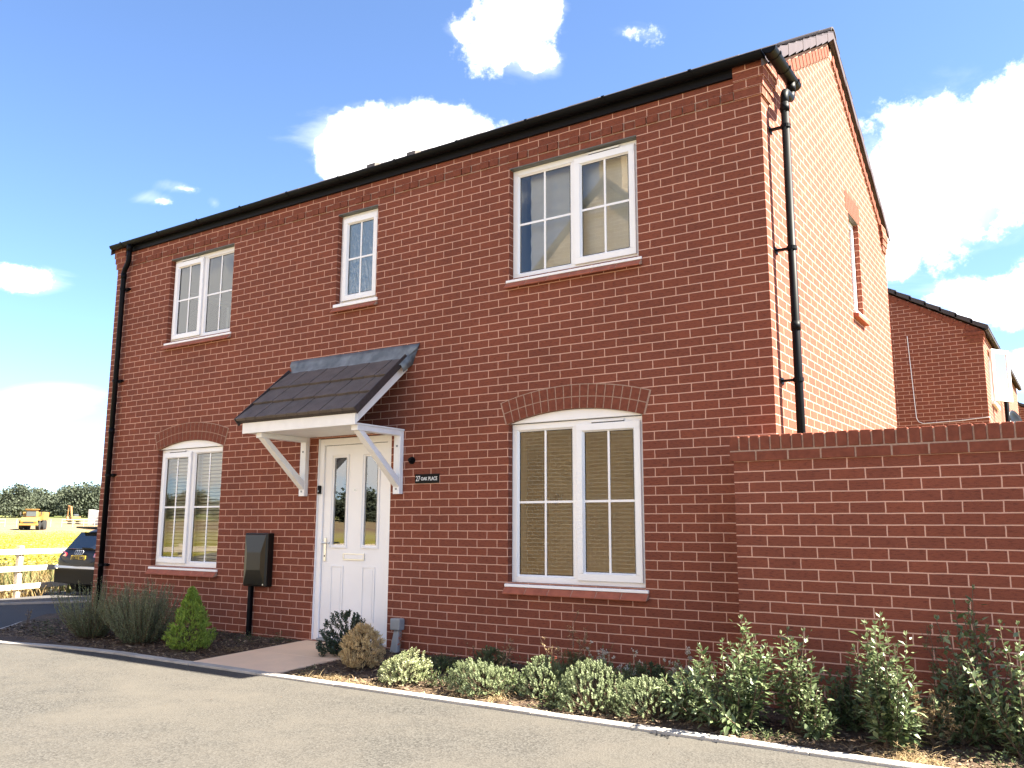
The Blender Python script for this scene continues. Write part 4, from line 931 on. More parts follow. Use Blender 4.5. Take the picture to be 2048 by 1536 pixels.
mb = MB(); mb.tube([(0.47, 12.9, 1.2), (0.70, 12.85, 1.2), tuple(c0)], 0.02, 8); mb.tube([tuple(c0 - w_ * 0.3), tuple(c0 - w_ * .33 + cdir * 0.36)], 0.012, 6); mb.box(tuple(c0 - w_ * .33 + cdir * 0.33 - Vector((.03, .03, .03))), tuple(c0 - w_ * .33 + cdir * 0.42 + Vector((.03, .03, .03)))); mb.build('dish_arm', M['black'], sdh)
# third house further back
tb = empty('brick_house', (0.6, 27, -1.95), 'dark roofed brick house furthest back at the right edge of the photo', 'house')
simple_house(tb, -5.5, 2.2, 26.0, 34.0, -2.0, 2.25, 1.9, M['brick'], uvx=0.1)
# house across the road, behind the viewer, seen only in the panes
ob = empty('brick_house', (-6.0, -8.6, -1.95), 'buff brick house with a chimney across the road, mirrored in the window panes', 'house')
mb = MB(); prof = [(-9.55, -2.0), (-2.35, -2.0), (-2.35, 2.75), (-5.95, 6.35), (-9.55, 2.75)]
mb.prism([(a, -8.6, b) for a, b in prof][::-1], (0, -8, 0)); mb.build('wall', M['tan_brick'], ob, uvfn=fac_uv())
mb = MB()
for s in (-1, 1):
    mb.prism([(-5.95, -8.52, 6.52), (-5.95 + s * 3.8, -8.52, 2.72), (-5.95 + s * 3.8, -8.52, 2.62), (-5.95, -8.52, 6.40)], (0, -8.2, 0))
mb.build('roof', M['tile'], ob)
mb = MB(); mb.box((-6.45, -9.3, 5.9), (-5.90, -9.9, 7.4)); ch = mb.build('chimney', M['tan_brick'], ob, uvfn=fac_uv())
mb = MB(); mb.tube([(-6.18, -9.6, 7.4), (-6.18, -9.6, 7.75)], 0.12, 12); mb.build('chimney_pot', M['creasing'], ch)

# ------------------------------------------------------------------ planting
R = random.Random(11)
def rvec(r=R):
    while True:
        v = Vector((r.uniform(-1, 1), r.uniform(-1, 1), r.uniform(-1, 1)))
        if 0.05 < v.length < 1: return v.normalized()
def leaf(mb, p, d, L, W, tone, nrm=None, fold=0.25, curl=0.0, wide=0.45):
    d = d.normalized(); nrm = nrm or rvec(); s = d.cross(nrm)
    if s.length < 1e-3: s = d.cross(Vector((1, 0, 0.3)))
    s.normalize(); n = s.cross(d)
    m = p + d * L * wide - n * (W * fold); t = p + d * L - n * (L * curl); a = p + d * L * wide + s * W * .5; b = p + d * L * wide - s * W * .5
    uv = (tone, 0.5); mb.face([p, a, t, m], uv); mb.face([p, m, t, b], uv)
def blade(mb, p, d, L, W, tone):
    s = d.cross(rvec()); s.normalize(); mb.face([p - s * W * .5, p + s * W * .5, p + d.normalized() * L], (tone, 0.5))
def bz(x, y):
    if y > -1.37 or x < -8: return bedz(x, y) 
    return G(x, y)
M['stem'] = plain('brown_stem', (0.10, 0.065, 0.04), 0.9)
M['stem_green'] = plain('green_stem', (0.12, 0.14, 0.05), 0.8)
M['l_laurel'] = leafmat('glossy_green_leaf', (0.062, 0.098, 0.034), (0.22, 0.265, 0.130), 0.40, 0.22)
M['l_hebe'] = leafmat('grey_green_leaf', (0.085, 0.115, 0.045), (0.27, 0.31, 0.16), 0.6, 0.2)
M['l_dark'] = leafmat('dark_round_leaf', (0.018, 0.036, 0.018), (0.04, 0.065, 0.03), 0.4, 0.12)
M['l_conifer'] = leafmat('lime_conifer', (0.075, 0.140, 0.016), (0.38, 0.50, 0.075), 0.7, 0.25)
M['l_gold'] = leafmat('dried_gold_conifer', (0.34, 0.22, 0.09), (0.80, 0.62, 0.33), 0.85, 0.2)
M['l_rose'] = leafmat('rosemary_needles', (0.065, 0.092, 0.036), (0.24, 0.275, 0.145), 0.7, 0.15)
M['l_var'] = leafmat('variegated_leaf', (0.12, 0.16, 0.055), (0.42, 0.42, 0.24), 0.5, 0.25)
M['l_straw'] = leafmat('straw', (0.20, 0.13, 0.06), (0.46, 0.35, 0.19), 0.9, 0.25)
M['l_red'] = leafmat('rust_red_seed', (0.28, 0.055, 0.03), (0.40, 0.13, 0.06), 0.9, 0.2)
M['l_white'] = leafmat('fluffy_seed', (0.45, 0.42, 0.34), (0.75, 0.72, 0.62), 0.95, 0.4)
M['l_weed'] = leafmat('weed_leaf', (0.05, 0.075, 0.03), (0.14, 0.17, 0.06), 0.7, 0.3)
M['l_purple'] = leafmat('violet_petal', (0.07, 0.02, 0.22), (0.12, 0.04, 0.30), 0.8, 0.3)

def curve_pts(p, d, L, n, bend=Vector((0, 0, 0)), jit=0.1, r=R):
    out = [p.copy()]; d = d.normalized()
    for i in range(n):
        d = (d + bend / n + Vector((r.uniform(-1, 1), r.uniform(-1, 1), r.uniform(-1, 1))) * jit / n).normalized(); out.append(out[-1] + d * (L / n))
    return out

def laurel(name, x, y, h, r, nb, label, cat='shrub', leafL=0.058, seed=1, mat='l_laurel', lean=(0, 0), perb=34, group=None, low=0.12):
    rr = random.Random(seed); root = empty(name, (x, y, bz(x, y) - 0.01), label, cat, group); st = MB(); lf = MB(); nb = int(nb * 1.45); perb = int(perb * 1.35)
    for b in range(nb):
        a = rr.uniform(0, 2 * math.pi); k = rr.random() ** 0.8; hh = h * (rr.uniform(0.22, 0.6) if b % 3 == 0 else rr.uniform(0.5, 1.0)) * (1 - 0.30 * k); 
        base = Vector((x + rr.uniform(-.03, .03), y + rr.uniform(-.03, .03), root.location.z))
        tip = Vector((x + lean[0] + r * k * math.cos(a), y + lean[1] + r * k * math.sin(a), root.location.z + hh))
        mid = base.lerp(tip, 0.5) + Vector((math.cos(a), math.sin(a), 0)) * r * 0.12 - Vector((lean[0] * .3, lean[1] * .3, 0))
        pts = []
        for i in range(9):
            t = i / 8; pts.append(base * (1 - t) ** 2 + mid * 2 * t * (1 - t) + tip * t * t + Vector((rr.uniform(-1, 1), rr.uniform(-1, 1), 0)) * 0.006)
        st.tube(pts, [0.0045 * (1 - .75 * i / 8) + .0008 for i in range(9)], 4, cap=False)
        for i in range(perb):
            t = low + (1 - low) * (i + rr.random()) / perb; q = min(7.999, t * 8); j = int(q); p = pts[j].lerp(pts[j + 1], q - j); dd = (pts[j + 1] - pts[j]).normalized()
            ph = i * 2.4 + rr.uniform(-.5, .5); side = dd.cross(Vector((math.cos(ph), math.sin(ph), 0.1)));
            if side.length < .05: continue
            side.normalize(); pos = p
            d = (side * rr.uniform(.6, 1) + dd * rr.uniform(.25, .9) + Vector((0, 0, rr.uniform(-.35, .25)))).normalized()
            if rr.random() < 0.35: pos = p + side * rr.uniform(0.02, 0.07)
            L = leafL * rr.uniform(0.6, 1.15) * (0.65 if t > .93 else 1); leaf(lf, pos, d, L, L * rr.uniform(.40, .55), rr.random() ** 1.2, nrm=Vector((rr.uniform(-.6, .6), rr.uniform(-.6, .6), 1)), fold=.22, curl=rr.uniform(0, .25))
        for k2 in range(5): leaf(lf, pts[-1], (dd + rvec(rr) * .6), leafL * .55, leafL * .2, 0.7 + .3 * rr.random())
    st.build('stems', M['stem'], root, weld=False); lf.build('foliage', M[mat], root, weld=False); return root

def dome(name, x, y, h, r, label, mat, ncl=260, per=13, leafL=0.018, leafW=0.010, seed=1, cat='shrub', low=0.1, up=0.6, cl_r=0.022, ry=None, inner=0.35, group=None):
    rr = random.Random(seed); root = empty(name, (x, y, bz(x, y) - 0.01), label, cat, group); st = MB(); lf = MB(); z0 = root.location.z; ry = ry or r
    lobes = [(rr.uniform(0, 6.28), rr.uniform(0.15, 1.3), rr.uniform(.75, 1.12)) for _ in range(9)]
    for c in range(ncl):
        a = rr.uniform(0, 2 * math.pi); e = math.asin(rr.uniform(low - .1, 1)); k = 1 - inner * rr.random() ** 2.2
        dirv = Vector((math.cos(a) * math.cos(e), math.sin(a) * math.cos(e), math.sin(e)))
        m = 1.0
        for la, le, lm in lobes:
            lv = Vector((math.cos(la) * math.cos(le), math.sin(la) * math.cos(le), math.sin(le))); m += (lm - 1) * max(0, lv.dot(dirv)) ** 6 * 1.3
        k *= m
        p = Vector((x + dirv.x * r * k, y + dirv.y * ry * k, z0 + .03 + max(0.0, dirv.z) * (h - .03) * k))
        ax = (dirv + Vector((0, 0, up)) + rvec(rr) * .35).normalized()
        if c % 3 == 0: st.tube([Vector((x + dirv.x * r * .15, y + dirv.y * r * .15, z0)), Vector((x, y, z0)).lerp(p, .55) + Vector((0, 0, -.01)), p], [.003, .002, .001], 3, cap=False)
        tn = rr.random()
        for i in range(per):
            pp = p + ax * cl_r * (i / per - .5) * 2; sd = ax.cross(Vector((math.cos(i * 2.4), math.sin(i * 2.4), .2))).normalized()
            leaf(lf, pp, (sd * .8 + ax * .7 + rvec(rr) * .2), leafL * rr.uniform(.7, 1.2), leafW * rr.uniform(.8, 1.2), min(1, max(0, tn * .5 + rr.random() * .5)), nrm=ax)
    st.build('stems', M['stem'], root, weld=False); lf.build('foliage', M[mat], root, weld=False); return root

def conifer(name, x, y, h, r, label, mat, n=2600, seed=1, power=0.85, L0=0.045, squat=0.0, cat='conifer', egg=False):
    rr = random.Random(seed); root = empty(name, (x, y, bz(x, y) - 0.01), label, cat); st = MB(); lf = MB(); z0 = root.location.z
    st.tube([(x, y, z0), (x, y, z0 + h * .8)], [0.015, 0.003], 6)
    tufts = []
    for i in range(n // 9):
        t = rr.random() ** 1.15; rad_ = r * ((1 - t) ** power) * (min(1, .55 + t * 3 * (1 + squat)) if t < .25 else 1) * rr.uniform(0.82, 1.08); a = rr.uniform(0, 6.283)
        if egg: t = rr.random(); rad_ = r * math.sin(math.pi * (.16 + .80 * t ** .9)) ** .75 * rr.uniform(.85, 1.1)
        k = 1 - .5 * rr.random() ** 2
        p = Vector((x + math.cos(a) * rad_ * k, y + math.sin(a) * rad_ * k, z0 + .02 + t * (h - .05)))
        out = Vector((math.cos(a), math.sin(a), 0)); ax = (out * rr.uniform(.3, .8) * (1 - t * .6) + Vector((0, 0, 1)) + rvec(rr) * .3).normalized(); tn = rr.random()
        if i % 4 == 0: st.tube([Vector((x, y, p.z - .06)), p], [.003, .001], 3, cap=False)
        for j in range(9):
            d = (ax + rvec(rr) * .55).normalized(); L = L0 * rr.uniform(.6, 1.25)
            leaf(lf, p + rvec(rr) * .012, d, L, L * .24, min(1, max(0, .55 * tn + .45 * rr.random())), fold=.1, wide=.55)
    st.build('stems', M['stem'], root, weld=False); lf.build('foliage', M[mat], root, weld=False); return root

def rosemary(name, x, y, h, r, label, n=95, seed=1, rx=None):
    rr = random.Random(seed); root = empty(name, (x, y, bz(x, y) - 0.01), label, 'shrub'); st = MB(); lf = MB(); z0 = root.location.z
    for s in range(n):
        a = rr.uniform(0, 6.283); k = rr.random() ** .6; L = h * rr.uniform(.6, 1.12)
        p = Vector((x + math.cos(a) * r * .28 * k, y + math.sin(a) * r * .28 * k, z0))
        d = Vector((math.cos(a) * k * (rx or 1.15), math.sin(a) * k * .95, 0.62 + .5 * (1 - k)))
        pts = curve_pts(p, d, L, 8, Vector((0, 0, 0.95)), .5, rr); st.tube(pts, [.003 - .00028 * i for i in range(9)], 3, cap=False)
        nn = 70; tn = rr.random()
        for i in range(nn):
            t = .08 + .92 * i / nn; q = min(7.999, t * 8); j = int(q); pp = pts[j].lerp(pts[j + 1], q - j); dd = (pts[j + 1] - pts[j]).normalized()
            d2 = (dd * .9 + rvec(rr) * .9).normalized(); leaf(lf, pp, d2, 0.030 * rr.uniform(.6, 1.2) * (1.1 - .5 * t), 0.0068, min(1, .25 * tn + .35 * t + .4 * rr.random()), fold=.1)
    st.build('stems', M['stem'], root, weld=False); lf.build('foliage', M['l_rose'], root, weld=False); return root

def tallweed(name, x, y, h, label, seed, head='l_white', stem='stem_green', nst=5, spread=.08, headn=26, leaves=True, heads=4, cat='weed', hs=0.02, leafm='l_weed', group=None):
    rr = random.Random(seed); root = empty(name, (x, y, bz(x, y) - 0.01), label, cat, group); st = MB(); lf = MB(); hd = MB(); z0 = root.location.z
    for s in range(nst):
        a = rr.uniform(0, 6.28); hh = h * rr.uniform(.6, 1.05); pts = curve_pts(Vector((x + rr.uniform(-.03, .03), y + rr.uniform(-.03, .03), z0)), Vector((math.cos(a) * spread * 3, math.sin(a) * spread * 3, 1)), hh, 7, Vector((rr.uniform(-.3, .3), rr.uniform(-.3, .3), 0)), .3, rr)
        st.tube(pts, [.0028 - .00025 * i for i in range(8)], 4, cap=False)
        for q in range(heads):
            j = rr.choice((4, 5, 6)); p0 = pts[j]; e = p0 + (Vector((rr.uniform(-.6, .6), rr.uniform(-.6, .6), 1))).normalized() * hh * rr.uniform(.08, .22); st.tube([p0, e], [.0012, .0008], 3, cap=False)
            for k in range(headn): leaf(hd, e + rvec(rr) * hs * rr.random(), (rvec(rr) + Vector((0, 0, .5))), hs * .9, hs * .35, rr.random())
        if leaves:
            for i in range(16):
                t = rr.uniform(.05, .85) * 7; j = int(t); p = pts[j].lerp(pts[j + 1], t - j); d = Vector((rr.uniform(-1, 1), rr.uniform(-1, 1), rr.uniform(-.1, .6))); L = rr.uniform(.025, .055); leaf(lf, p, d, L, L * .28, rr.random(), nrm=Vector((0, 0, 1)), curl=.2)
    st.build('stems', M[stem], root, weld=False)
    if leaves: lf.build('foliage', M[leafm], root, weld=False)
    hd.build('seed_heads', M[head], root, weld=False); return root

rosemary('rosemary_bush', -7.35, -0.96, 0.60, 0.40, 'grey green rosemary bush nearest the left corner of the house', 190, 3)
rosemary('rosemary_bush', -6.45, -0.95, 0.62, 0.44, 'wide grey green rosemary bush between the other rosemary and the lime green conifer', 260, 8)
rosemary('rosemary_bush', -7.00, -0.62, 0.50, 0.34, 'grey green rosemary bush growing behind and between the two larger ones', 130, 15)
conifer('dwarf_conifer', -5.60, -0.98, 0.62, 0.28, 'bright lime green cone shaped conifer left of the buff path', 'l_conifer', 8200, 5, .86, .036)
conifer('dwarf_conifer', -3.45, -0.80, 0.39, 0.185, 'dried golden brown rounded conifer right of the buff path', 'l_gold', 6400, 9, .52, .030, 1.0, egg=True)
dome('evergreen_shrub', -4.00, -0.42, 0.40, 0.27, 'dark leaved shrub in front of the door behind the golden conifer', 'l_dark', 330, 12, .026, .021, 4, up=.9, inner=.8, cl_r=.030)
dome('variegated_shrub', -2.70, -1.10, 0.27, 0.22, 'pale variegated cream and green shrub right of the golden conifer', 'l_var', 360, 9, .020, .013, 6, inner=.6)
dome('low_shrub', -2.70, -0.62, 0.15, 0.16, 'low dull green shrub behind the variegated one, close to the wall', 'l_weed', 150, 8, .022, .009, 7, inner=.6)
dome('hebe_shrub', -1.98, -1.06, 0.30, 0.29, 'silvery green mounded hebe below the left edge of the ground floor window', 'l_hebe', 537, 13, .016, .0105, 8)
dome('hebe_shrub', -1.50, -0.96, 0.29, 0.21, 'small silvery green hebe second from the left beside the iris leaves', 'l_hebe', 375, 13, .016, .0105, 9)
dome('hebe_shrub', -1.05, -1.08, 0.30, 0.30, 'wide silvery green hebe third from the left under the tall weeds', 'l_hebe', 575, 13, .016, .0105, 10)
dome('hebe_shrub', -0.60, -1.04, 0.30, 0.28, 'greener hebe mound at the left foot of the big laurel', 'l_hebe', 500, 13, .016, .0105, 12)
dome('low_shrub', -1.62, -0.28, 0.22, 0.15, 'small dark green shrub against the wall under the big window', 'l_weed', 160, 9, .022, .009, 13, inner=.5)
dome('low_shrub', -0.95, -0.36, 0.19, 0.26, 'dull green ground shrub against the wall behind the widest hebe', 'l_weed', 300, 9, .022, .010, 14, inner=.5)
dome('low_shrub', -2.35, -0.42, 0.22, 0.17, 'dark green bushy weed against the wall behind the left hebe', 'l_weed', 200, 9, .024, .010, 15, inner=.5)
laurel('laurel_shrub', 0.05, -1.15, 0.70, 0.33, 28, 'glossy green laurel standing where the house wall meets the garden wall, left stems', leafL=.056, seed=21, perb=38)
laurel('laurel_shrub', 0.34, -0.98, 0.72, 0.24, 15, 'glossy laurel with airy upright stems just right of the house corner', leafL=.055, seed=22, perb=24, low=.3)
laurel('laurel_shrub', -0.26, -1.06, 0.42, 0.30, 20, 'low spreading laurel between the hebe mounds and the tall laurel', leafL=.058, seed=23, perb=22)
laurel('laurel_shrub', 0.48, -1.08, 0.30, 0.12, 8, 'small round laurel seedling between the two tall laurels', leafL=.050, seed=24, perb=20)
laurel('laurel_shrub', 0.90, -1.14, 0.84, 0.19, 22, 'tall narrow glossy laurel in front of the garden wall', leafL=.056, seed=25, perb=44)
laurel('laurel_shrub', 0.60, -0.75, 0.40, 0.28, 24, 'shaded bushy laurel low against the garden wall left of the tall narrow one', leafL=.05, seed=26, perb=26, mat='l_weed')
laurel('laurel_shrub', 1.32, -0.74, 0.95, 0.26, 17, 'tall shaded laurel with bare upright stems against the garden wall near the right edge', leafL=.06, seed=27, perb=20, low=.15)
laurel('laurel_shrub', 1.22, -0.78, 0.45, 0.34, 26, 'broad dark laurel clump at the foot of the tall bare stemmed one', leafL=.055, seed=28, perb=24)
laurel('laurel_shrub', 1.55, -0.95, 0.78, 0.28, 24, 'laurel cut by the right edge of the photo', leafL=.056, seed=29, perb=26)
tallweed('dried_weed', -1.58, -0.30, 0.50, 'tall dry brown weed stalks in front of the wall below the big window', 31, 'l_straw', 'stem', 5, .06, 8, True, 4, hs=.014, leafm='l_straw')
tallweed('thistle', -1.22, -0.62, 0.40, 'green thistle with white fluffy heads behind the widest hebe', 32, 'l_white', 'stem_green', 6, .07, 16, True, 3, hs=.018)
tallweed('thistle', -0.52, -0.72, 0.38, 'thistle with cream seed heads just left of the tall laurel', 33, 'l_white', 'stem_green', 6, .09, 16, True, 4, hs=.018)
tallweed('dock_weed', -3.16, -0.66, 0.37, 'red dock seed stalk beside the grey cable box', 34, 'l_red', 'stem', 3, .05, 14, False, 6, hs=.010)
tallweed('dock_weed', -1.62, -0.66, 0.27, 'short rust red dock stalk among the hebes', 35, 'l_red', 'stem', 3, .05, 18, False, 6, hs=.012)
tallweed('dried_weed', -2.08, -0.66, 0.33, 'dry straw coloured weed with small pods behind the left hebe', 36, 'l_straw', 'stem', 5, .10, 9, True, 3, hs=.012, leafm='l_straw')
tallweed('flower', -1.32, -0.98, 0.24, 'single small violet flower above the hebes', 37, 'l_purple', 'stem_green', 1, .03, 16, True, 1, hs=.016)
tallweed('dried_weed', 1.10, -0.95, 0.34, 'tangled orange brown dead plant beside the tall narrow laurel', 38, 'l_straw', 'stem', 12, .22, 12, True, 4, hs=.022, leafm='l_straw')
tallweed('dried_weed', -8.72, -0.95, 0.26, 'thin grey dead weed at the far left tip of the bed', 39, 'l_straw', 'stem', 4, .05, 6, False, 4, hs=.012)
tallweed('dried_weed', -2.62, -0.30, 0.26, 'slim dried stalks with pods rising between the cable box and the left hebe', 41, 'l_straw', 'stem', 3, .06, 8, False, 3, hs=.012)
laurel('loose_shrub', -1.74, -1.14, 0.24, 0.15, 9, 'loose small leaved plant filling the gap between the first two hebes', leafL=.028, seed=61, perb=26, mat='l_hebe')
laurel('loose_shrub', -1.27, -1.20, 0.22, 0.14, 9, 'straggly small leaved plant at the kerb left of the widest hebe', leafL=.026, seed=62, perb=26, mat='l_weed')
laurel('loose_shrub', -0.83, -1.20, 0.27, 0.15, 10, 'straggly small leaved plant between the widest hebe and the greener one', leafL=.028, seed=63, perb=26, mat='l_hebe')
laurel('loose_shrub', -2.36, -1.12, 0.20, 0.13, 8, 'thin small leaved plant between the variegated shrub and the left hebe', leafL=.026, seed=64, perb=24, mat='l_weed')
laurel('loose_shrub', -0.42, -0.80, 0.46, 0.18, 10, 'upright mid green plant rising behind the greener hebe', leafL=.040, seed=65, perb=26)
tallweed('thistle', -0.95, -0.78, 0.36, 'slender thistle with few pale heads behind the gap between two hebes', 66, 'l_white', 'stem_green', 5, .10, 12, True, 3, hs=.016)
tallweed('dried_weed', -1.42, -0.80, 0.42, 'pale dry stalks with open pods rising above the hebes', 67, 'l_straw', 'stem', 5, .08, 10, True, 4, hs=.014, leafm='l_straw')
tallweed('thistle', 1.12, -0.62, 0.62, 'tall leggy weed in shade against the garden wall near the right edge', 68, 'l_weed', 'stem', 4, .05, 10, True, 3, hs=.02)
# iris leaves
rr = random.Random(44); t = empty('iris_plant', (-1.78, -0.86, bz(-1.78, -.86)), 'broad pale sword shaped leaves between the first two hebes', 'plant'); mb = MB()
for i in range(9):
    a = rr.uniform(0, 6.28); p = Vector((-1.78, -.86, bz(-1.78, -.86))); pts = curve_pts(p, Vector((math.cos(a) * .5, math.sin(a) * .5, 1)), rr.uniform(.2, .33), 5, Vector((math.cos(a), math.sin(a), -.6)) * .9, .1, rr)
    s = Vector((-math.sin(a), math.cos(a), 0))
    for j in range(5): 
        w0, w1 = .012 * (1 - j / 5) + .003, .012 * (1 - (j + 1) / 5) + .001; mb.face([pts[j] - s * w0, pts[j] + s * w0, pts[j + 1] + s * w1, pts[j + 1] - s * w1], (rr.random(), .5))
mb.build('leaves', leafmat('iris_leaf', (0.12, 0.18, 0.06), (0.22, 0.28, 0.11), .5, .3), t, weld=False)

# ground litter: bark, straw and small weeds, too many to count
def pickbed(rr):
    while True:
        x = rr.uniform(-9.3, 3.2); y = rr.uniform(-1.36, -0.02)
        if -5.02 < x < -3.86: continue
        if x < -6 and y < frontedge(x) + .04: continue
        if x > -0.2 and y > -0.5: continue
        return x, y
rr = random.Random(50); mb = MB()
for i in range(11000):
    x, y = pickbed(rr); p = Vector((x, y, bedz(x, y) + rr.uniform(0.0, .012))); a = rr.uniform(0, 6.28); L = rr.uniform(.012, .048); W = L * rr.uniform(.22, .5)
    d = Vector((math.cos(a), math.sin(a), rr.uniform(-.25, .35))).normalized(); s = d.cross(Vector((rr.uniform(-.4, .4), rr.uniform(-.4, .4), 1))).normalized(); n = d.cross(s) * (.003)
    t = rr.random() ** 2.2
    q = [p - s * W * .5, p + d * L * .9 - s * W * .4, p + d * L + s * W * .3, p + s * W * .5]; mb.face(q, (t, .5)); mb.face([q[0] + n, q[3] + n, q[2], q[1]], (t, .5))
tag(mb.build('bark_mulch', leafmat('bark_chips', (0.050, 0.033, 0.023), (0.34, 0.24, 0.15), .9, 0.0), weld=False), kind='stuff')
mb = MB()
for i in range(7000):
    x, y = pickbed(rr); 
    if rr.random() < .72 and y > -1.1: continue
    if x < -5 and rr.random() < .3: continue
    y = max(-1.37, y); p = Vector((x, y, bedz(x, y) + rr.uniform(0, .015))); a = rr.uniform(0, 6.28); L = rr.uniform(.03, .10)
    pts = curve_pts(p, Vector((math.cos(a), math.sin(a), rr.uniform(.05, .5))), L, 3, Vector((0, 0, -.7)), .8, rr); s = Vector((-math.sin(a), math.cos(a), rr.uniform(-.5, .5))) * .0014; t = rr.random()
    for j in range(3): mb.face([pts[j] - s, pts[j] + s, pts[j + 1] + s * .7, pts[j + 1] - s * .7], (t, .5))
for (cx, cy, n, rad_, hh) in ((-3.45, -1.27, 420, .30, .07), (-3.0, -1.28, 200, .25, .05), (1.05, -1.28, 420, .16, .10), (-2.0, -1.3, 160, .3, .05), (-1.70, -1.22, 160, .10, .12), (-5.25, -.75, 120, .2, .06)):
    for i in range(n):
        x = cx + rr.gauss(0, rad_ * .5); y = max(-1.375, min(-.03, cy + rr.gauss(0, .05))); p = Vector((x, y, bedz(x, y))); a = rr.uniform(0, 6.28); L = rr.uniform(.03, hh * 1.6)
        pts = curve_pts(p, Vector((math.cos(a), math.sin(a), rr.uniform(.3, 1.4))), L, 3, Vector((0, 0, -1.0)), .8, rr); s = Vector((-math.sin(a), math.cos(a), 0)) * .0016
        for j in range(3): mb.face([pts[j] - s, pts[j] + s, pts[j + 1] + s * .6, pts[j + 1] - s * .6], (rr.random(), .5))
tag(mb.build('dead_grass', M['l_straw'], weld=False), kind='stuff')
mb = MB()
def sprig(x, y, n, r_, h_):
    for i in range(n):
        a = rr.uniform(0, 6.28); k = rr.random(); p = Vector((x + math.cos(a) * r_ * k, y + math.sin(a) * r_ * k, 0))
        if not (-1.375 < p.y < -.02) or -5.0 < p.x < -3.88: continue
        p.z = bedz(p.x, p.y) + rr.random() ** 1.5 * h_ * (1 - .5 * k); leaf(mb, p, Vector((math.cos(a), math.sin(a), rr.uniform(-.1, .9))), rr.uniform(.012, .03), rr.uniform(.006, .012), rr.random(), nrm=Vector((0, 0, 1)))
for (x, y, n, r_, h_) in ((-8.3, -.95, 260, .30, .12), (-7.9, -1.1, 160, .2, .08), (-8.9, -.6, 120, .3, .06), (-6.15, -.25, 160, .3, .09), (-5.55, -.30, 240, .28, .10), (-5.15, -.22, 120, .10, .12), (-3.62, -1.20, 70, .14, .07), (-3.3, -.3, 120, .3, .06), (-2.9, -.2, 200, .35, .08), (-2.1, -.2, 240, .35, .12), (-.5, -.25, 260, .3, .14), (-1.2, -1.33, 130, .16, .06), (.25, -1.30, 200, .20, .05), (1.45, -1.2, 160, .25, .08), (1.0, -.65, 300, .35, .14), (.45, -.65, 160, .3, .12), (1.9, -.8, 300, .4, .2)): sprig(x, y, n, r_, h_)
tag(mb.build('small_weeds', M['l_weed'], weld=False), kind='stuff')
# fallen leaves and grit on the road
mb = MB()
for i in range(60):
    x = rr.uniform(-8, 2); y = -1.52 - rr.random() ** 2.5 * 1.3; a = rr.uniform(0, 6.28); L = rr.uniform(.008, .022); p = Vector((x, y, G(x, y) + .003)); leaf(mb, p, Vector((math.cos(a), math.sin(a), .15)), L, L * .4, rr.random(), nrm=Vector((0, 0, 1)))
tag(mb.build('leaf_litter', leafmat('leaf_litter', (0.03, 0.02, 0.015), (0.12, 0.08, 0.05), .9, 0), weld=False), kind='stuff')

# ------------------------------------------------------------------ beyond the house: fence, car, field
t = empty('post_and_rail_fence', (-15, 2, G(-15, 2)), 'pale timber post and three rail fence between the footway and the yellow field', 'fence')
FP = [(-12.6, -3.4), (-13.55, -1.05), (-14.78, 1.62), (-15.95, 4.0), (-17.1, 6.4), (-18.2, 8.8)]
FP = [(-9.0, -12.0), (-10.3, -9.3), (-11.55, -6.6), (-12.8, -3.9), (-13.85, -1.15)] + [(-15.02, 2.12), (-16.05, 4.3), (-17.1, 6.6), (-18.1, 8.9)]
for i, (x, y) in enumerate(FP):
    g = G(x, y); mb = MB(); d = Vector((.45, -.9, 0)).normalized(); n = Vector((d.y, -d.x, 0)); c = Vector((x, y, 0)); q = [c - d * .06 - n * .035, c + d * .06 - n * .035, c + d * .06 + n * .035, c - d * .06 + n * .035]
    mb.prism([(p.x, p.y, g - .2) for p in q], (0, 0, 1.16)); mb.build('post', M['board'], t, bevel=0.006)
for i in range(len(FP) - 1):
    a, b = FP[i], FP[i + 1]; A = Vector((a[0], a[1], G(*a))); B = Vector((b[0], b[1], G(*b))); d = (B - A).normalized(); n = Vector((-d.y, d.x, 0)) * (-1); off = n * .055
    for h in (0.80, 0.485, 0.15):
        mb = MB(); o_ = off + n * (.002 * (i % 2)); mb.prism([A + o_ - n * .018 + Vector((0, 0, h)), A + o_ + n * .018 + Vector((0, 0, h)), A + o_ + n * .018 + Vector((0, 0, h + .10)), A + o_ - n * .018 + Vector((0, 0, h + .10))], B - A); mb.build('rail', M['board'], t, bevel=0.004)

# dark hatchback seen from behind
def car_paint():
    return plain('dark_blue_paint', (0.006, 0.007, 0.011), 0.4, spec=0.14)
M['paint'] = car_paint(); M['tyre'] = plain('tyre_rubber', (0.012, 0.012, 0.012), 0.85); M['carglass'] = plain('tinted_car_glass', (0.01, 0.012, 0.015), 0.06, spec=0.6)
M['redlamp'] = plain('red_lamp', (0.45, 0.015, 0.02), 0.15, coat=1.0); M['trim'] = plain('black_car_trim', (0.004, 0.004, 0.004), 0.6, spec=0.08); M['silver'] = plain('silver_strip', (0.30, 0.31, 0.33), 0.3, metal=0.6)
M['plate'] = plain('yellow_plate', (0.62, 0.42, 0.03), 0.5); M['alloy'] = plain('alloy_wheel', (0.4, 0.4, 0.42), 0.3, metal=0.9)
car = empty('parked_car', (-14.22, 2.78, G(-14.22, 3.2) + 0.006), 'dark hatchback parked beyond the left corner of the house, seen from behind', 'car')
CL = Vector(car.location)
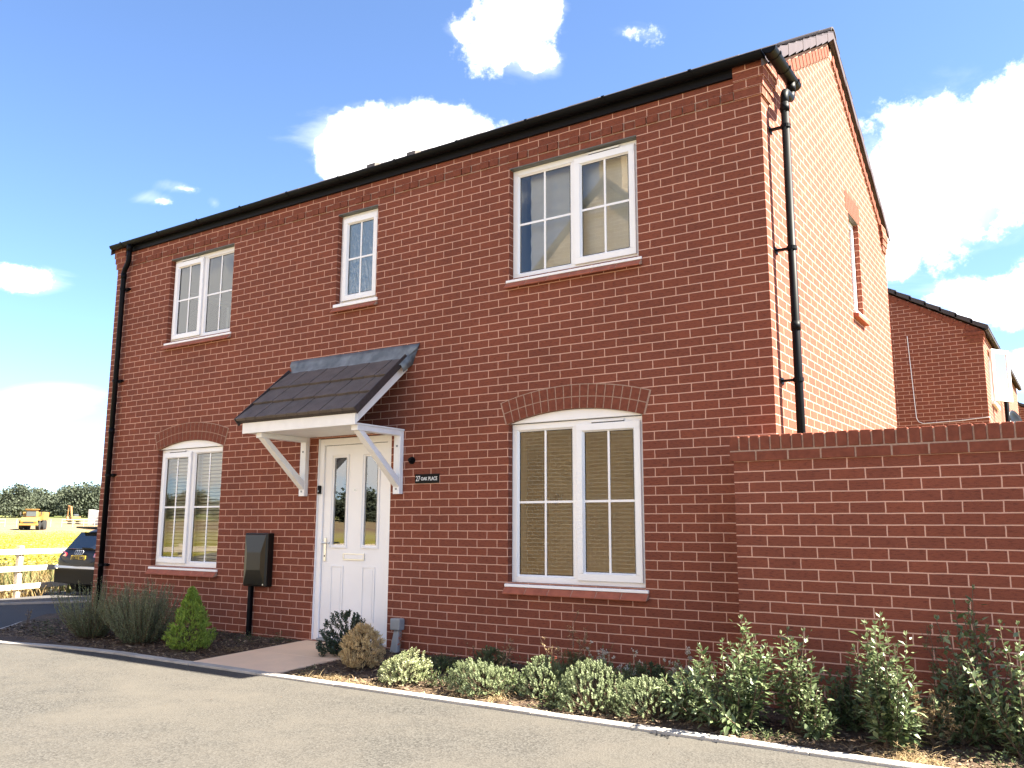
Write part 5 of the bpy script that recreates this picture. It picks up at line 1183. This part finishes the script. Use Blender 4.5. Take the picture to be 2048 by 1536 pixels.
ST = [(0.00, .64, .30, .60, .70, .70, .56), (0.03, .76, .24, .66, .76, .78, .70), (0.10, .83, .22, .70, .82, .88, .74), (0.20, .855, .21, .72, .86, 1.02, .70), (0.36, .865, .20, .74, .88, 1.20, .64), (0.56, .87, .20, .75, .89, 1.365, .575), (1.0, .87, .20, .76, .89, 1.405, .575), (1.7, .87, .20, .76, .88, 1.41, .57), (2.25, .87, .20, .75, .87, 1.35, .56), (2.75, .87, .20, .74, .86, 1.06, .60), (2.95, .865, .20, .73, .85, .93, .66), (3.3, .85, .20, .70, .80, .86, .62), (3.7, .78, .22, .60, .70, .72, .55), (3.9, .62, .26, .50, .58, .60, .45), (3.95, .50, .30, .46, .52, .54, .40)]
mb = MB()
def sec(st):
    y, w, zb, zm, zl, zt, wt = st
    hp = [(0, zb), (w * .82, zb), (w * .97, zb + .06), (w, zm), (w * .985, (zm + zl) / 2), (w * .955, zl), (wt + (w * .955 - wt) * .45, zl + (zt - zl) * .55), (wt, zt - .035), (wt - .10, zt - .006), (0, zt + .012)]
    return [Vector((x, y, z)) + CL for x, z in hp] + [Vector((-x, y, z)) + CL for x, z in hp[-2:0:-1]]
SE = [sec(s_) for s_ in ST]; n = len(SE[0])
for i in range(len(SE) - 1):
    for k in range(n): mb.face([SE[i][k], SE[i][(k + 1) % n], SE[i + 1][(k + 1) % n], SE[i + 1][k]])
mb.face(SE[0][::-1]); mb.face(SE[-1])
body = mb.build('car_body', M['paint'], car, smooth=True); sm_ = body.modifiers.new('s', 'SUBSURF'); sm_.levels = 1; sm_.render_levels = 1
def carq(name, pts, mat, parent=None, thick=(0, -0.01, 0)):
    mb = MB(); mb.prism([Vector(p) + CL for p in pts], thick); return mb.build(name, mat, parent or car, bevel=0.004)
rg = carq('rear_window', [(-.60, .125, .93), (.60, .125, .93), (.545, .375, 1.27), (-.545, .375, 1.27)], M['carglass'], thick=(0, -.015, .012))
carq('wiper', [(-.02, .105, .945), (.36, .105, .945), (.36, .105, .965), (-.02, .105, .975)], M['trim'])
carq('spoiler', [(-.585, .50, 1.335), (.585, .50, 1.335), (.56, .25, 1.365), (-.56, .25, 1.365)], M['paint'], thick=(0, 0, .035))
for s in (-1, 1):
    lp = MB(); lp.prism([Vector((s * x, y, z)) + CL for x, y, z in [(.46, .055, .74), (.80, .075, .72), (.865, .26, .80), (.80, .14, .90), (.50, .075, .86)]], (s * .012, -.022, 0)); lp.build('rear_light', M['redlamp'], car, bevel=0.01)
    carq('side_window', [(s * .845, .62, .93), (s * .845, 2.45, .92), (s * .645, 2.1, 1.31), (s * .655, .75, 1.33)], M['carglass'], thick=(s * .012, 0, .006))
    mr_ = MB(); mr_.box(tuple(Vector((s * .88, 2.35, .92)) + CL), tuple(Vector((s * 1.05, 2.45, 1.05)) + CL)); mr_.build('mirror', M['paint'], car, bevel=0.03)
    for wy in (.66, 3.12):
        wb = MB(); wb.tube([Vector((s * .66, wy, .305)) + CL, Vector((s * .70, wy, .305)) + CL, Vector((s * .86, wy, .305)) + CL, Vector((s * .885, wy, .305)) + CL], [.285, .305, .305, .275], 28); wh = wb.build('wheel', M['tyre'], car)
        wb = MB(); wb.tube([Vector((s * .884, wy, .305)) + CL, Vector((s * .892, wy, .305)) + CL], [.205, .19], 24); wb.build('rim', M['alloy'], wh)
pl = carq('number_plate', [(-.26, -.008, .68), (.26, -.008, .68), (.26, .0, .792), (-.26, .0, .792)], M['plate'], thick=(0, -.012, 0))
for v in pl.data.vertices: v.co += Vector((0, .032, .02))
text('HX17 FPD', CL + Vector((0, .006, .756)), .105, M['gasket'], pl, rot=(rad(86), 0, 0), sx=0.95, ext=.003)
carq('bumper', [(-.77, -.012, .25), (.77, -.012, .25), (.80, .0, .53), (-.80, .0, .53)], M['trim'], thick=(0, .06, 0))
carq('bumper_strip', [(-.79, -.010, .55), (.79, -.010, .55), (.80, .004, .60), (-.80, .004, .60)], M['silver'], thick=(0, .03, 0))
mb = MB()
for k in range(4):
    cx_ = -.105 + .07 * k; ring = [Vector((cx_ + .042 * math.cos(a_), .035 + .012 * math.sin(a_), .875 + .042 * math.sin(a_))) + CL for a_ in [2 * math.pi * q / 16 for q in range(17)]]; mb.tube(ring, .0075, 5)
mb.build('badge', M['silver'], car)

car.scale = (0.95, 0.95, 0.93)

# field litter near the fence: straw tufts, and ragwort in bloom further out
rr = random.Random(77); mb = MB()
view = Vector((-0.885, 0.465))
perp = Vector((-view.y, view.x))
def fieldpt(dmin, dmax, spread):
    d = dmin + (dmax - dmin) * rr.random(); s = rr.uniform(-spread, spread) * d; return CAM.x + view.x * d + perp.x * s, CAM.y + view.y * d + perp.y * s
def behindkerb(x, y):
    for i in range(len(BK) - 1):
        (ax, ay), (bx, by) = BK[i], BK[i + 1]
        if min(ay, by) <= y <= max(ay, by): t_ = (y - ay) / (by - ay + 1e-9); return x < ax + (bx - ax) * t_ - .12
    return x < -15
def parked(x, y): return -15.25 < x < -13.0 and 2.6 < y < 7
for i in range(9000):
    x, y = fieldpt(17, 34, .16)
    if not behindkerb(x, y) or parked(x, y): continue
    g = G(x, y) - .03; a = rr.uniform(0, 6.28); L = rr.uniform(.12, .42); p = Vector((x, y, g)); d = Vector((math.cos(a) * .6, math.sin(a) * .6, 1)); s = Vector((-math.sin(a), math.cos(a), 0)) * rr.uniform(.006, .014); t_ = rr.random()
    m_ = p + d * L * .55; mb.face([p - s, p + s, m_ + s * .7, m_ - s * .7], (t_, .5)); mb.face([m_ - s * .7, m_ + s * .7, p + d * L + Vector((math.cos(a), math.sin(a), -.3)) * L * .3], (t_, .5))
tag(mb.build('tall_grass', leafmat('field_straw', (0.13, 0.085, 0.032), (0.36, 0.26, 0.12), .95, .3), weld=False), kind='stuff')
mb = MB()
for i in range(9000):
    x, y = fieldpt(26, 88, .13); 
    if noise.noise(Vector((x * .25, y * .25, 0))) < -.25: continue
    g = G(x, y) - .03; h = rr.uniform(.35, .75); w = rr.uniform(.05, .14)
    for k in range(4):
        a = rr.uniform(0, 6.28); c = Vector((x + rr.gauss(0, .12), y + rr.gauss(0, .12), g + h * rr.uniform(.8, 1.05))); leaf(mb, c, Vector((math.cos(a), math.sin(a), .3)), w, w * .8, rr.random(), nrm=Vector((0, 0, 1)))
tag(mb.build('yellow_flowers', leafmat('ragwort_yellow', (0.36, 0.31, 0.05), (0.62, 0.55, 0.13), .9, .3), weld=False), kind='stuff')
mb = MB()
for i in range(7000):
    x, y = fieldpt(20, 90, .14)
    if not behindkerb(x, y) or parked(x, y): continue
    g = G(x, y) - .03; a = rr.uniform(0, 6.28); L = rr.uniform(.2, .6); d = Vector((math.cos(a) * .5, math.sin(a) * .5, 1)); p = Vector((x, y, g)); s = Vector((-math.sin(a), math.cos(a), 0)) * rr.uniform(.015, .04); mb.face([p - s, p + s, p + d * L], (rr.random(), .5))
tag(mb.build('green_undergrowth', leafmat('field_green', (0.06, 0.07, 0.022), (0.17, 0.17, 0.06), .9, .3), weld=False), kind='stuff')
# thin weedy sprigs beside the car
def fdir(px, py, D):
    d = pix(px, py); return None
# dump truck on the haul road
def frame_at(d, s): return Vector((CAM.x + view.x * d + perp.x * s, CAM.y + view.y * d + perp.y * s, 0))
def local(root, ang): 
    c, s_ = math.cos(ang), math.sin(ang); o = Vector(root.location)
    return lambda x, y, z: Vector((o.x + x * c - y * s_, o.y + x * s_ + y * c, o.z + z))
M['plant_yellow'] = plain('dusty_orange_paint', (0.36, 0.20, 0.045), 0.7, 0.3, 1.0); M['dusty'] = plain('dusty_dark_metal', (0.05, 0.042, 0.036), 0.8, .3, 2); M['windscreen'] = plain('windscreen', (0.07, 0.08, 0.085), 0.1, spec=1)
p = frame_at(143, 0.5); tr = empty('dump_truck', (p.x, p.y, G(p.x, p.y) - .03), 'orange articulated dump truck driving towards the camera across the field', 'dump truck')
F = local(tr, math.atan2(-view.y, -view.x) - math.pi / 2 + rad(-9))   # local +y points towards the viewer
def pbox(name, parent, a, b, mat, F=F, bev=.05, taper=0.0):
    mb = MB(); x0, y0, z0 = a; x1, y1, z1 = b; dx = (x1 - x0) * taper
    mb.prism([F(x0, y0, z0), F(x1, y0, z0), F(x1 - dx, y0, z1), F(x0 + dx, y0, z1)], F(0, y1 - y0, 0) - F(0, 0, 0)); return mb.build(name, mat, parent, bevel=bev)
mb = MB(); mb.prism([F(-1.25, 0, 1.15), F(-1.25, 2.4, 1.05), F(-1.25, 2.5, 1.45), F(-1.25, 1.8, 2.0), F(-1.25, 0, 2.15)], F(2.5, 0, 0) - F(0, 0, 0)); hood = mb.build('bonnet', M['plant_yellow'], tr, bevel=.08)
pbox('grille', hood, (-.75, 2.52, 1.1), (.75, 2.6, 1.42), M['dusty']); pbox('front_bumper', tr, (-1.4, 2.2, .75), (1.4, 2.62, 1.08), M['plant_yellow'])
cab = pbox('cab', tr, (-.85, -1.1, 1.7), (.85, .55, 3.35), M['plant_yellow'], taper=.06); pbox('windscreen', cab, (-.72, .56, 2.25), (.72, .60, 3.12), M['windscreen'], bev=.01); pbox('side_window', cab, (.86, -.8, 2.3), (.88, .3, 3.1), M['windscreen'], bev=.01); pbox('roof_panel', cab, (-.95, -1.2, 3.35), (.95, .8, 3.47), M['plant_yellow'])
pbox('dump_body', tr, (-1.5, -6.5, 1.7), (1.5, -1.5, 3.0), M['plant_yellow'], taper=-.05); pbox('chassis', tr, (-.6, -6.2, .9), (.6, 2.2, 1.4), M['dusty'])
for s in (-1, 1):
    pbox('mudguard', tr, (s * 1.0, .3, 1.55), (s * 1.55, 2.1, 1.7), M['plant_yellow'])
    for wy in (1.2, -3.2, -5.0):
        mb = MB(); mb.tube([F(s * .95, wy, .82), F(s * 1.5, wy, .82)], .82, 20); mb.build('wheel', M['tyre'], tr, bevel=.05)
    mb = MB(); mb.tube([F(s * .95, .8, 2.3), F(s * 1.55, 1.0, 2.4), F(s * 1.55, 1.0, 2.9)], .04, 6); mb.box(tuple(F(s * 1.45, 1, 2.5)), tuple(F(s * 1.62, 1.1, 3.0))); mb.build('mirror', M['dusty'], tr)
tr.scale = (.86, .86, .86)
# machines and clutter behind the truck
def digger(d, s, label, col, sc=1.0, boom=True, ang=0.4):
    p = frame_at(d, s); r_ = empty('excavator', (p.x, p.y, G(p.x, p.y) - .03), label, 'excavator'); F2 = local(r_, ang)
    def b(n_, a, c, m): 
        mb = MB(); x0, y0, z0 = (v * sc for v in a); x1, y1, z1 = (v * sc for v in c); mb.prism([F2(x0, y0, z0), F2(x1, y0, z0), F2(x1, y0, z1), F2(x0, y0, z1)], F2(0, y1 - y0, 0) - F2(0, 0, 0)); return mb.build(n_, m, r_, bevel=.06)
    b('track', (-1.7, -1.4, 0), (1.7, -.8, .9), M['dusty']); b('track', (-1.7, .8, 0), (1.7, 1.4, .9), M['dusty']); b('engine_housing', (-1.6, -1.3, 1.0), (.6, 1.3, 2.2), col); b('cab', (.6, -1.3, 1.0), (1.7, -.1, 2.9), M['windscreen'])
    if boom:
        mb = MB(); mb.tube([F2(1.2 * sc, .4 * sc, 1.8 * sc), F2(2.6 * sc, .4 * sc, 5.0 * sc), F2(5.0 * sc, .4 * sc, 5.3 * sc)], .28 * sc, 6); bm_ = mb.build('boom', col, r_)
        mb = MB(); mb.tube([F2(5.0 * sc, .4 * sc, 5.3 * sc), F2(5.6 * sc, .4 * sc, 2.2 * sc)], .2 * sc, 6); mb.tube([F2(5.7 * sc, .4 * sc, 2.2 * sc), F2(5.2 * sc, .4 * sc, 1.2 * sc)], [.3 * sc, .55 * sc], 6); mb.build('dipper_arm', col, r_)
    return r_
M['excav'] = plain('faded_orange', (0.34, 0.17, 0.06), .8, .3, 2); M['pale_metal'] = plain('pale_metal', (0.42, 0.36, 0.28), .7)
digger(178, -6.2, 'orange digger in the dust behind the dump truck', M['excav'], .62, True, 2.9)
digger(196, -10.5, 'smaller pale excavator to the right of the orange digger', M['pale_metal'], .7, False, 2.6)
p = frame_at(172, -11.2); wt = empty('site_cabin', (p.x, p.y, G(p.x, p.y) - .03), 'white sloping site cabin at the far edge of the field near the house wall', 'cabin'); F3 = local(wt, .5)
mb = MB(); mb.prism([F3(-3, -1, 0), F3(3, -1, 0), F3(3, -1, 1.7), F3(-3, -1, 2.7)], F3(0, 2, 0) - F3(0, 0, 0)); mb.build('cabin_shell', plain('white_cabin', (0.5, 0.48, 0.45), .7), wt, bevel=.05); mb = MB(); mb.box(tuple(F3(-1, -1.05, .9)), tuple(F3(0, -1.02, 1.6))); mb.build('window', M['windscreen'], wt)
# site barriers along the haul road
t = empty('site_barrier', tuple(frame_at(158, 12)) , 'low white metal barrier running along the far side of the brown field', 'barrier'); 
for k in range(26):
    a = frame_at(160 + k * .0, 17 - k * 1.6); b = frame_at(160, 17 - (k + 1) * 1.6); ga = G(a.x, a.y); mb = MB(); mb.tube([(a.x, a.y, ga - .1), (a.x, a.y, ga + 1.25)], .05, 5); mb.build('post', M['pale_metal'], t)
    if k < 25 and not (7 < k < 13):
        mb = MB(); mb.tube([(a.x, a.y, ga + 1.15), (b.x, b.y, ga + 1.15)], .045, 4); mb.tube([(a.x, a.y, ga + .65), (b.x, b.y, ga + .65)], .035, 4); mb.build('rail', M['pale_metal'], t)

# ------------------------------------------------------------------ trees on the skyline
M['tree_leaf'] = leafmat('hazed_broadleaf_crown', (0.034, 0.046, 0.030), (0.090, 0.105, 0.062), .8, .15)  # leaf tones paled: distance haze is put into the crown colour
M['bark'] = plain('bark', (0.05, 0.04, 0.03), .95)
def tree(x, y, h, w, label, seed, group='trees on the skyline'):
    rr = random.Random(seed); root = empty('broadleaf_tree', (x, y, G(x, y) - .1), label, 'tree', group); z0 = root.location.z; mb = MB(); lf = MB()
    mb.tube([(x, y, z0), (x + .1, y, z0 + h * .3), (x, y + .1, z0 + h * .75)], [w * .05, w * .035, .05], 7)
    cl = []
    for i in range(38):
        a = rr.uniform(0, 6.28); t = rr.random(); zz = h * (.10 + .80 * t); pr = math.sin(math.pi * min(1, .12 + .84 * t ** .8)) ** .7; rad_ = w * .5 * pr * rr.uniform(.35, .95); c = Vector((x + math.cos(a) * rad_, y + math.sin(a) * rad_, z0 + zz)); cl.append((c, w * rr.uniform(.12, .20)))
        if i % 2 == 0: mb.tube([(x, y, z0 + zz * .6), tuple(c)], [w * .015, w * .005], 4, cap=False)
    for c, r_ in cl:
        tn = rr.random()
        for k in range(105):
            v = rvec(rr); p = c + Vector((v.x * 1.2, v.y * 1.2, v.z * .85)) * r_ * (rr.random() ** .35); L = w * rr.uniform(.035, .065); leaf(lf, p, rvec(rr) + v * .5, L, L * .8, min(1, max(0, tn * .5 + .5 * rr.random())), nrm=v)
    mb.build('trunk', M['bark'], root, weld=False); lf.build('crown', M['tree_leaf'], root, weld=False); return root
def copy_thing(src, loc, rz, sc, label, group):
    r_ = src.copy(); COL.objects.link(r_); r_.location = loc; r_.rotation_euler = (0, 0, rz); r_.scale = (sc[0], sc[0], sc[1]); r_['label'] = label; r_['group'] = group
    for ch in src.children:
        c = ch.copy(); COL.objects.link(c); c.parent = r_
    return r_
D0 = 235
def tp(px, D):
    d = pix(px, 1010); hd = Vector((d.x, d.y)).normalized(); return CAM.x + hd.x * D, CAM.y + hd.y * D
X = [tp(30, 232), tp(80, 250), tp(116, 262), tp(158, 240), tp(193, 236)]
T1 = tree(*X[0], 7.6, 9.6, 'dark rounded tree at the left end of the skyline behind the dump truck', 101)
T2 = tree(*X[1], 7.0, 10.5, 'dark tree on the skyline directly above the truck cab', 102)
T3 = tree(*X[3], 8.2, 11.5, 'broad olive green tree on the skyline right of the diggers', 103)
def cp(src, px, D, sc, label, rz, group='trees on the skyline'):
    x, y = tp(px, D); return copy_thing(src, (x, y, G(x, y) - .1), rz, sc, label, group)
cp(T2, 116, 262, (1.0, .82), 'lower tree on the skyline between the truck and the diggers', 1.0)
cp(T1, 193, 238, (.95, 1.05), 'tall tree on the skyline partly hidden by the house corner', 2.0)
cp(T3, 138, 275, (.9, .95), 'tree further back between the lower tree and the broad olive one', 2.4)
cp(T2, 55, 270, (1.1, .8), 'low tree filling the gap between the two leftmost skyline trees', 4.0)
cp(T1, 2, 262, (.8, .50), 'low bushy tree cut by the left edge of the photo', .7)
cp(T3, 225, 240, (1.0, 1.0), 'skyline tree standing wholly behind the corner of the house', 3.0)
# more of the same belt of trees, reflected in the ground floor panes
for k in range(30):
    a = rad(172 + k * 2.6); D = 232 + 22 * math.sin(k * 2.1); x, y = CAM.x + D * math.cos(a), CAM.y + D * math.sin(a)
    copy_thing((T1, T2, T3)[k % 3], (x, y, G(x, y) - .1), k * 1.3, (1.35 + .2 * math.sin(k), .9 + .2 * math.sin(k * 1.7)), 'dark tree of the far belt mirrored in the ground floor panes', 'mirrored belt of trees')
# far wooded ridge
mb = MB(); rr = random.Random(5)
prev = None
for k in range(60):
    a = rad(135 + k * 1.6); D = 900; x, y = CAM.x + D * math.cos(a), CAM.y + D * math.sin(a); h = 26 + 7 * noise.noise(Vector((k * .21, 0, 2))) + 2.2 * noise.noise(Vector((k * 1.7, 1, 2)))
    cur = (Vector((x, y, -5)), Vector((x, y, h * .8)), Vector((x * 1.12, y * 1.12, h))); 
    if prev: mb.face([prev[0], cur[0], cur[1], prev[1]]); mb.face([prev[1], cur[1], cur[2], prev[2]])
    prev = cur
tag(mb.build('hills', plain('hazed_far_wood', (0.075, 0.095, 0.10), 1.0, .3, .05, spec=0)), kind='structure')  # blue-grey base colour carries the haze of distance over the wood
